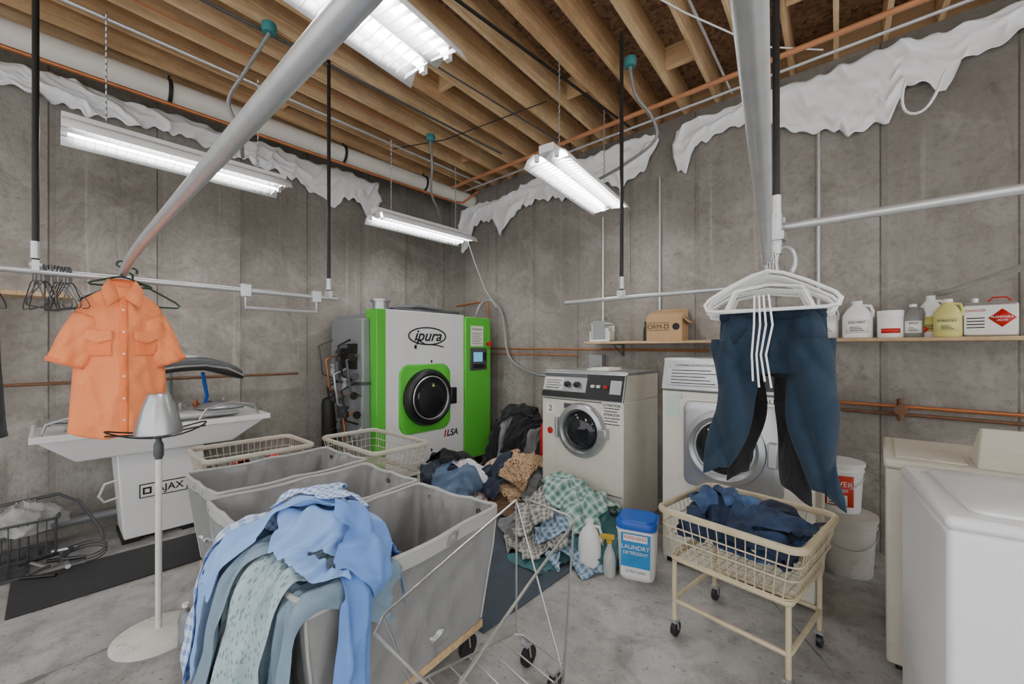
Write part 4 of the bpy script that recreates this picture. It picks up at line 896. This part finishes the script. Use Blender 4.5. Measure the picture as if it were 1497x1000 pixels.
# ---------------------------------------------------------------- cloth simulation
class HF:
    def __init__(s,x0,x1,y0,y1,fn,res=.015):
        s.x0,s.y0,s.res=x0,y0,res; xs=np.arange(x0,x1,res); ys=np.arange(y0,y1,res)
        X,Y=np.meshgrid(xs,ys); s.h=fn(X,Y).astype(float); s.g()
    def g(s):
        h=s.h.copy()
        for _ in(0,1):
            k=h.copy(); k[1:-1,1:-1]=(h[1:-1,1:-1]*4+h[:-2,1:-1]+h[2:,1:-1]+h[1:-1,:-2]+h[1:-1,2:])/8; h=k
        s.hs=h; s.gy,s.gx=np.gradient(h,s.res)
    def idx(s,x,y):
        fx=np.clip((x-s.x0)/s.res,0,s.h.shape[1]-1.001); fy=np.clip((y-s.y0)/s.res,0,s.h.shape[0]-1.001)
        i=fx.astype(int); j=fy.astype(int); return i,j,fx-i,fy-j
    def bil(s,A,i,j,a,b): return A[j,i]*(1-a)*(1-b)+A[j,i+1]*a*(1-b)+A[j+1,i]*(1-a)*b+A[j+1,i+1]*a*b
    def smp(s,x,y):
        q=s.idx(x,y); return s.bil(s.hs,*q),s.bil(s.gx,*q),s.bil(s.gy,*q)
    def splat(s,P):
        i,j,_,_=s.idx(P[:,0],P[:,1])
        for di in(0,1):
            for dj in(0,1):
                ii=np.clip(i+di,0,s.h.shape[1]-1); jj=np.clip(j+dj,0,s.h.shape[0]-1)
                np.maximum.at(s.h,(jj,ii),P[:,2])
        s.g()
def cons(nx,ny,dy,dx,d):
    out=[]; J,I=np.mgrid[0:ny,0:nx]; ok=(J+dy<ny)&(I+dx<nx)&(I+dx>=0)
    key=(J//max(dy,1))%2 if dy>0 else (I//dx)%2
    for c in(0,1):
        mk_=ok&(key==c); a=(J[mk_]*nx+I[mk_]); b=((J[mk_]+dy)*nx+I[mk_]+dx); out.append((a,b,d*math.hypot(dx,dy)))
    return out
def simcloth(hf,nx,ny,d,cx,cy,rot,comp=(.95,.95),seed=0,steps=60,iters=6,amp=.02,th=.006,fric=.7,bend=.2):
    rg=np.random.RandomState(seed)
    J,I=np.mgrid[0:ny,0:nx]; u=(I-(nx-1)/2)*d; v=(J-(ny-1)/2)*d
    z=np.zeros_like(u); x=u*comp[0]; y=v*comp[1]
    for k in range(6):
        kx,ky=rg.uniform(-20,20,2); p=rg.uniform(0,6); z+=amp*.4*np.sin(kx*u+ky*v+p)
        x=x+.012*np.sin(rg.uniform(-9,9)*v+rg.uniform(-6,6)*u+p); y=y+.012*np.sin(rg.uniform(-9,9)*u+rg.uniform(-6,6)*v+p)
    c,s_=math.cos(rot),math.sin(rot)
    P=np.stack([cx+x*c-y*s_,cy+x*s_+y*c,z+amp],-1).reshape(-1,3)
    hh,_,_=hf.smp(P[:,0],P[:,1]); P[:,2]+=np.percentile(hh,97)+.02
    V=np.zeros_like(P)
    CS=[(cc,1.0) for o_ in((0,1),(1,0)) for cc in cons(nx,ny,*o_,d)]+[(cc,.5) for o_ in((1,1),(1,-1)) for cc in cons(nx,ny,*o_,d)]+[(cc,bend) for o_ in((0,2),(2,0)) for cc in cons(nx,ny,*o_,d)]
    dt=1/50
    for st in range(steps):
        V[:,2]-=9.8*dt; V*=.965; sp=np.linalg.norm(V,axis=1,keepdims=True); V*=np.minimum(1,2.0/np.maximum(sp,1e-6))
        Q=P+V*dt
        for it in range(iters):
            for (a,b,L),k in CS:
                D=Q[b]-Q[a]; l=np.maximum(np.linalg.norm(D,axis=1,keepdims=True),1e-6)
                cr=D*((l-L)/l*.5*k); Q[a]+=cr; Q[b]-=cr
            if it%2==1 or it==iters-1:
                h,gx,gy=hf.smp(Q[:,0],Q[:,1]); pen=h+th-Q[:,2]; m_=pen>0
                if m_.any():
                    s2=gx[m_]**2+gy[m_]**2; k=pen[m_]/(1+s2)
                    Q[m_,0]-=np.clip(gx[m_]*k,-.04,.04); Q[m_,1]-=np.clip(gy[m_]*k,-.04,.04); Q[m_,2]+=k
                    fr=(fric/(1+s2*.3))[:,None]
                    Q[m_,:2]=P[m_,:2]+(Q[m_,:2]-P[m_,:2])*(1-fr)
        V=(Q-P)/dt; P=Q
    return P
def wrinkle(P,nx,ny,d,seed,A,strip):
    rg=np.random.RandomState(seed+500); G=P.reshape(ny,nx,3)
    S=G.copy()
    for _ in range(3):
        T=S.copy(); T[1:-1,1:-1]=(S[1:-1,1:-1]*2+S[:-2,1:-1]+S[2:,1:-1]+S[1:-1,:-2]+S[1:-1,2:])/6; S=T
    du=np.gradient(S,axis=1); dv=np.gradient(S,axis=0); n=np.cross(du,dv); n/=np.maximum(np.linalg.norm(n,axis=2,keepdims=True),1e-9)
    J,I=np.mgrid[0:ny,0:nx]; u=I*d; v=J*d; p=rg.uniform(0,6,20)
    rd=lambda t:(1-np.abs(np.sin(t)))**1.5
    w1=.05*np.sin(7*v+p[0])+.025*np.sin(15*u+9*v+p[1]); w2=.05*np.sin(9*u+p[2])+.03*np.sin(14*v-8*u+p[3])
    a=rg.uniform(-.5,.5); q=u*math.cos(a)+v*math.sin(a); r_=-u*math.sin(a)+v*math.cos(a)
    m1=.5+.5*np.sin(7*r_+p[4]+3*np.sin(5*q)); m2=.5+.5*np.sin(6*q-5*r_+p[5])
    if strip:
        ds=1.25*rd((u+w1)*34+p[6])*(.45+.55*m1)+.95*rd((u*.95+v*.25+w2*.6)*56+p[7])*(.4+.6*m2)+.7*rd((v*.8+u*.6+w1)*38+p[8])*(1-m1)
    else:
        ds=1.2*rd((q+w1)*28+p[6])*(.3+.7*m1)+1.0*rd((r_+w2)*25+p[7])*(1-m1)+.9*rd((q*.7+r_*.8+w1)*48+p[8])*m2+.3*np.sin(12*q+5*r_+p[9])
    e=np.minimum(np.minimum(I,nx-1-I),np.minimum(J,ny-1-J))/3.0; e=.45+.55*np.clip(e,0,1)
    return (G+n*(A*ds*e)[...,None]).reshape(-1,3)
def garment(hf,kind,m_,name,label,cat,W,H,cx,cy,rot,d=.018,seed=0,group=None,xf=None,A=.028,strip=False,uvs=(1.5,1.5),**kw):
    nx=int(W/d)+1; ny=int(H/d)+1
    P=simcloth(hf,nx,ny,d,cx,cy,rot,seed=seed,**kw)
    P=wrinkle(P,nx,ny,d,seed,A,strip)
    h,gx,gy=hf.smp(P[:,0],P[:,1]); P[:,2]=np.where(P[:,2]<h+.004,np.minimum(h+.004,P[:,2]+.03),P[:,2]); P[:,2]=np.maximum(P[:,2],.004)
    fs=[]; rg=np.random.RandomState(seed); p=rg.uniform(0,6,6)
    for j in range(ny-1):
        for i in range(nx-1):
            u=(i+.5)/(nx-1); v=(j+.5)/(ny-1); a=abs(u-.5); keep=True
            if kind=='shirt':
                keep=(a<.31+.02*math.sin(v*9+p[0])) or (v>.60+(a-.29)*.35 and v<1-(a-.29)*.5)
                if v>.95 and a<.08: keep=False
            if kind=='long':
                keep=(a<.29+.03*math.sin(v*7+p[0])) or (v>.66-(a-.27)*1.9 and v<1-(a-.27)*1.4)
                if v>.95 and a<.08: keep=False
            if kind=='strip':
                lo=.04*math.sin(v*8+p[1])+.05*(1-v); hi=.04*math.sin(v*6+p[2])+.04*v
                keep= lo<u<1-hi and v>.02+.05*abs(math.sin(u*5+p[3])) and v<1-.06*abs(math.sin(u*4+p[4]))
                if v<.34 and abs(u-.42-.05*math.sin(p[5]))<.05*(1-v/.34): keep=False
            if kind=='pants': keep= a<.5-.06*(1-v) and not (v<.68 and a<.035+.05*(.68-v))
            if keep: fs.append((j*nx+i,j*nx+i+1,(j+1)*nx+i+1,(j+1)*nx+i))
    used=sorted({i for f in fs for i in f}); hf.splat(P[used])
    uv=[(i*d*uvs[0],j*d*uvs[1]) for j in range(ny) for i in range(nx)]
    me=bpy.data.meshes.new(name); me.from_pydata([tuple(p_) for p_ in P],[],fs); ul=me.uv_layers.new(name='UVMap')
    for l in me.loops: ul.data[l.index].uv=uv[l.vertex_index]
    bm=bmesh.new(); bm.from_mesh(me); bmesh.ops.delete(bm,geom=[v for v in bm.verts if not v.link_faces],context='VERTS'); bm.to_mesh(me); bm.free()
    me.polygons.foreach_set('use_smooth',[True]*len(me.polygons)); me.materials.append(m_)
    o=bpy.data.objects.new(name,me); COL.objects.link(o)
    md=o.modifiers.new('solid','SOLIDIFY'); md.thickness=.003
    md=o.modifiers.new('sub','SUBSURF'); md.levels=1; md.render_levels=1
    if xf: o.location=xf[0]; o.rotation_euler=(0,0,xf[1])
    top(o,label,cat,group); return o
lb=fabric('light_blue_cotton',C(136,174,226),fold=.2); lb2=fabric('blue_cotton',C(100,140,204),fold=.2)
chk=fabric('blue_white_check',C(212,226,244),'check',C(72,118,192),n=40,w=.45,fold=.2)
pais=fabric('pale_blue_pattern',C(166,186,190),'spots',C(112,138,150),n=90,fold=.2)
dstr=fabric('navy_white_stripe',C(206,210,214),'stripe',C(42,56,84),n=50,w=.5,fold=.2)
slate=fabric('slate_cotton',C(84,104,130),fold=.2); dnav=fabric('dark_navy_cotton',C(40,48,66),fold=.2)
gblue=fabric('grey_blue_chambray',C(120,142,158),fold=.2)
wht=fabric('white_cotton',C(232,234,236),fold=.2)
a6=R(6)
def carth(X,Y):
    x=(X+1.545)*math.cos(a6)+(Y-.905)*math.sin(a6); y=-(X+1.545)*math.sin(a6)+(Y-.905)*math.cos(a6)
    ins=(np.abs(x)<.285)&(np.abs(y)<.475)
    fill=np.clip(.62-(y+.14)*2.2,.22,.64)
    rim=(np.abs(x)>.255)|(np.abs(y)>.435)
    heap=.62+.06*np.exp(-((x/.20)**2+((y+.30)/.15)**2))
    h=np.where(ins,np.where(rim,.70,fill),0.0)
    h=np.where(ins&(y<-.14),np.maximum(h,heap),h)
    dy=np.maximum(0,-.47-y); dx=np.maximum(0,np.abs(x)-.285)
    out=np.clip(.70-14*dy-18*dx,0,1)*(y<-.12)
    return np.maximum(h,np.where(ins,0,out))
hf=HF(-2.4,-.8,-.1,1.5,carth)
pl=[('shirt',gblue,'laundry_garment','grey-blue garment at the bottom of the cart heap',.44,.40,-1.54,.62,.3,0),
 ('strip',dstr,'laundry_shirt','navy and white striped shirt hanging from the cart end',.22,.80,-1.64,.46,.12,1),
 ('strip',slate,'laundry_shirt','slate blue shirt hanging over the cart end',.24,.85,-1.52,.46,-.1,1),
 ('strip',gblue,'laundry_shirt','grey-blue chambray shirt hanging over the cart corner',.24,.80,-1.36,.50,-.2,1),
 ('strip',pais,'laundry_shirt','pale patterned shirt draped over the cart end',.22,.90,-1.46,.46,.05,1),
 ('strip',lb,'laundry_shirt','light blue dress shirt trailing over the cart corner',.22,.80,-1.68,.50,-.25,1),
 ('strip',slate,'laundry_shirt','faded slate shirt bunched at the cart end',.16,.75,-1.58,.44,.1,1),
 ('strip',lb2,'laundry_shirt','blue cotton sleeve hanging off the cart corner',.14,.66,-1.30,.60,.15,1),
 ('strip',pais,'laundry_shirt','pale grey-blue shirt hanging off the cart end',.22,.84,-1.40,.46,.08,1),
 ('strip',gblue,'laundry_shirt','grey-green shirt sleeve hanging off the cart end',.14,.70,-1.50,.42,.0,1),
 ('shirt',chk,'laundry_shirt','blue and white checked shirt crumpled on the heap',.42,.38,-1.66,.62,.5,0),
 ('long',lb,'laundry_shirt','light blue shirt crumpled on the heap top',.42,.36,-1.44,.64,2.6,0),
 ('strip',chk,'laundry_shirt','checked shirt sleeve trailing down the cart end',.20,.75,-1.66,.54,-.15,1),
 ('strip',lb,'laundry_shirt','light blue shirt bunched over the cart rim',.16,.52,-1.50,.56,-.2,1),
 ('shirt',lb2,'laundry_shirt','blue shirt folded over the cart rim',.28,.28,-1.33,.72,1.0,0),
 ('shirt',chk,'laundry_shirt','small checked shirt crumpled over the cart rim',.30,.28,-1.52,.68,2.0,0),
 ('shirt',wht,'laundry_towel','white cloth lying over the cart corner',.18,.18,-1.80,.60,.4,0),
 ('shirt',wht,'laundry_towel','white cloth draped over the cart rim',.16,.24,-1.31,1.02,.4,0)]
for k,(kd,mm,nm,lab,W,H,cx,cy,rot,sp_) in enumerate(pl):
    garment(hf,kd,mm,nm,lab,'shirt' if 'shirt' in nm else 'clothes',W,H,cx,cy,rot,d=.0115,seed=10+k,group='clothes heaped on the canvas cart',A=.024 if sp_ else .028,strip=bool(sp_),uvs=(1.6,1.0) if sp_ else (1.4,1.4),steps=60)
def washerblock(f): return lambda X,Y: np.where((Y>2.78)&(X>-2.17)&(X<-1.38),1.2,f(X,Y))
def mound(cx,cy,rx,ry,h): return lambda X,Y: h*np.exp(-(((X-cx)/rx)**2+((Y-cy)/ry)**2)*1.3)
hfc=HF(-3.2,-2.3,.3,1.6,lambda X,Y:np.where((np.abs(X+2.76)<.27)&(np.abs(Y-.96)<.41),.30,.69))
garment(hfc,'shirt',wht,'laundry_towel','white liner cloth inside the canvas cart','clothes',.4,.4,-2.90,.74,.2,seed=61,group='cloths in the canvas cart')
pg=fabric('green_plaid',C(158,186,176),'plaid',C(60,112,104),C(230,234,230),n=14,w=.4,fold=.2)
pb=fabric('blue_plaid',C(144,170,188),'plaid',C(60,90,124),C(224,230,234),n=18,w=.35,fold=.2)
pgr=fabric('grey_plaid',C(172,170,162),'plaid',C(94,94,94),C(224,224,218),n=20,w=.4,fold=.2)
tl=fabric('teal_cotton',C(62,110,114),fold=.2); leo=fabric('leopard_print',C(180,150,116),'spots',C(60,42,32),n=50,fold=.2)
flo=fabric('floral_print',C(200,170,156),'spots',C(126,76,70),n=34,fold=.2); gry=fabric('grey_knit',C(120,122,124),fold=.2); brn=fabric('brown_cloth',C(104,76,58),fold=.2)
h1=HF(-2.6,-.9,1.6,3.2,washerblock(mound(-1.70,2.60,.42,.26,.28)))
seq=[(tl,'teal',-1.66,2.24),(pb,'blue plaid',-1.50,2.40),(gry,'grey',-2.0,2.44),(pgr,'grey plaid',-1.78,2.32),(pg,'green plaid',-1.40,2.60),(tl,'teal',-1.40,2.50),(wht,'white',-2.02,2.62),(pgr,'grey plaid',-1.92,2.56),(pb,'blue plaid',-1.70,2.46),(pg,'pale green plaid',-1.46,2.64),(pgr,'grey plaid',-1.86,2.46),(pg,'green plaid',-1.76,2.60),(pg,'green plaid',-1.58,2.54)]
for k,(mm,cn,cx,cy) in enumerate(seq):
    garment(h1,['shirt','long'][k%2],mm,'laundry_shirt',cn+' shirt crumpled on the floor by the washer','shirt',.54,.48,cx,cy,k*1.3,d=.016,seed=30+k,group='plaid laundry pile by the washer',A=.040)
h2=HF(-3.6,-1.8,2.2,3.8,washerblock(mound(-2.5,2.95,.46,.36,.32)))
for k,(mm,cn,cx,cy) in enumerate([(flo,'floral print',-2.70,2.70),(brn,'brown',-2.35,2.60),(gry,'grey',-2.45,3.05),(wht,'white',-2.75,2.95),(leo,'leopard print',-2.42,2.70),(gry,'grey knit',-2.34,2.94),(flo,'pink floral',-2.66,2.84),(dnav,'dark',-2.5,3.1),(dnav,'dark navy',-2.56,2.74),(gry,'grey knit',-2.30,2.84),(leo,'leopard print',-2.40,2.80)]):
    garment(h2,'shirt',mm,'laundry_garment',cn+' garment in a floor pile near the washer','clothes',.46,.43,cx,cy,k*1.9,d=.016,seed=50+k,group='mixed laundry pile near the washer',A=.040)
h3=HF(-3.58,-2.4,1.9,3.3,mound(-3.06,2.52,.36,.38,.30))
for k,(mm,cn,cx,cy) in enumerate([(slate,'slate',-3.15,2.34),(dnav,'dark navy',-3.1,2.8),(gry,'grey',-2.9,2.78),(wht,'white',-2.80,2.50),(dnav,'dark navy',-3.1,2.45),(gry,'dark grey',-2.82,2.36),(slate,'slate',-2.8,2.7),(dnav,'dark navy',-2.92,2.42),(wht,'white',-2.86,2.60),(slate,'slate',-2.76,2.44),(blackf,'black',-3.10,2.58)]):
    garment(h3,['shirt','long'][k%2],mm,'laundry_garment',cn+' garment heaped before the dry-cleaning machine','clothes',.48,.44,cx,cy,k*1.7+.4,d=.016,seed=70+k,group='dark laundry pile before the machine',A=.040)
r=root('laundry_hamper','grey plastic hamper buried under dark jackets','hamper',(-2.87,3.40,0))
mk('hamper_body',MB().loft([[(p[0]*s_,p[1]*s_,z) for p in rectring(.50,.36,.06,0)] for z,s_ in((0,.86),(.5,1.0),(.5,1.04),(.52,1.04),(.52,.98),(.04,.84))]),dgrey,r,ang=40)
def hamp(X,Y):
    dx=np.maximum(0,np.abs(X+2.87)-.26); dy=np.maximum(0,np.abs(Y-3.40)-.19); dd=np.hypot(dx,dy)
    return np.clip(.56-dd*5.0,0,1)+.12*np.exp(-(((X+2.87)/.2)**2+((Y-3.40)/.16)**2))*(dd<=0)
h4=HF(-3.6,-2.2,2.6,3.79,hamp)
for k,(mm,cn,cx,cy,W,H,rr) in enumerate([(gry,'grey',-2.70,3.24,.36,.7,.2),(blackf,'black',-3.04,3.24,.38,.75,-.2),(gry,'charcoal',-2.86,3.22,.32,.7,.1),(dnav,'dark navy',-2.9,3.36,.5,.4,1.2),(blackf,'black',-2.74,3.28,.34,.65,-.3),(blackf,'black',-2.90,3.38,.55,.42,.3)]):
    garment(h4,'strip' if H>.6 else 'shirt',mm,'laundry_jacket',cn+' jacket thrown over the hamper','jacket',W,H,cx,cy,rr,seed=90+k,group='jackets on the hamper',A=.04,strip=H>.6)
garment(h4,'strip',wht,'laundry_towel','narrow white cloth hanging from the jacket pile','clothes',.10,.30,-2.62,3.06,.3,seed=97,d=.014,A=.012,strip=True)
top(mk('red_container',MB().lathe([(.045,0),(.05,.01),(.05,.62),(.04,.68),(.022,.71),(.022,.75),(.001,.752)],20,(-2.36,3.12,0)),red),'tall bright red plastic bottle beside the washer','container')
# jeans
jn=[fabric('denim_%d'%k,c_,'denim',c2_,fold=.2) for k,(c_,c2_) in enumerate([(C(32,54,90),C(78,110,156)),(C(24,38,62),C(52,80,120)),(C(44,74,116),C(110,142,184)),(C(20,26,44),C(44,60,92))])]
def jh(X,Y):
    ins=(np.abs(X)<.262)&(np.abs(Y)<.238); return np.where(ins,.48+.05*np.exp(-((X/.2)**2+(Y/.16)**2)),.62)
h5=HF(-.5,.5,-.45,.45,jh)
jl=(JB.location.copy(),R(-8))
for k in range(14):
    cx=[-.13,.13,0,-.1,.1,-.16,.15,-.02,.13,-.13,.02,.16,-.15,.10][k]; cy=[.05,-.05,0,.09,.06,-.09,.09,0,-.10,-.08,.09,.02,.08,-.08][k]
    garment(h5,'pants',jn[k%4],'denim_jeans',['dark blue','navy','faded blue','black-blue'][k%4]+' denim jeans heaped in the wire cart','jeans',.24,.36,cx,cy,k*1.1,d=.0125,seed=100+k,group='jeans in the wire cart',xf=jl,A=.024,strip=True)
h6=HF(-3.8,-2.9,.5,1.5,lambda X,Y:np.where((np.abs(X+3.37)<.2)&(np.abs(Y-1.0)<.27),.53,.72))
for k,(mm,cn) in enumerate([(fabric('red_cotton',C(170,36,34)),'red'),(blackf,'black'),(fabric('dark_red_cotton',C(150,30,30)),'dark red'),(gry,'grey'),(fabric('bright_red_cotton',C(186,40,36)),'bright red')]):
    garment(h6,'shirt',mm,'laundry_garment',cn+' cloth lying in the wire cart','clothes',.28,.3,-3.4+.05*(k%2),.84+.08*k,k*1.1,seed=120+k,group='cloths in the wire cart')
# ---------------------------------------------------------------- camera, world
cam=bpy.data.cameras.new('camera'); co=bpy.data.objects.new('camera',cam); COL.objects.link(co)
co.location=(0,0,1.4); co.rotation_euler=(R(90),0,R(41.7)); cam.sensor_width=36; cam.lens=604/1497*36; cam.shift_y=10/1497; cam.clip_start=.02
scene.camera=co
wd_=bpy.data.worlds.new('world'); scene.world=wd_; wd_.use_nodes=True
bg=wd_.node_tree.nodes['Background']; bg.inputs[0].default_value=(.97,.985,1,1); bg.inputs[1].default_value=2.1
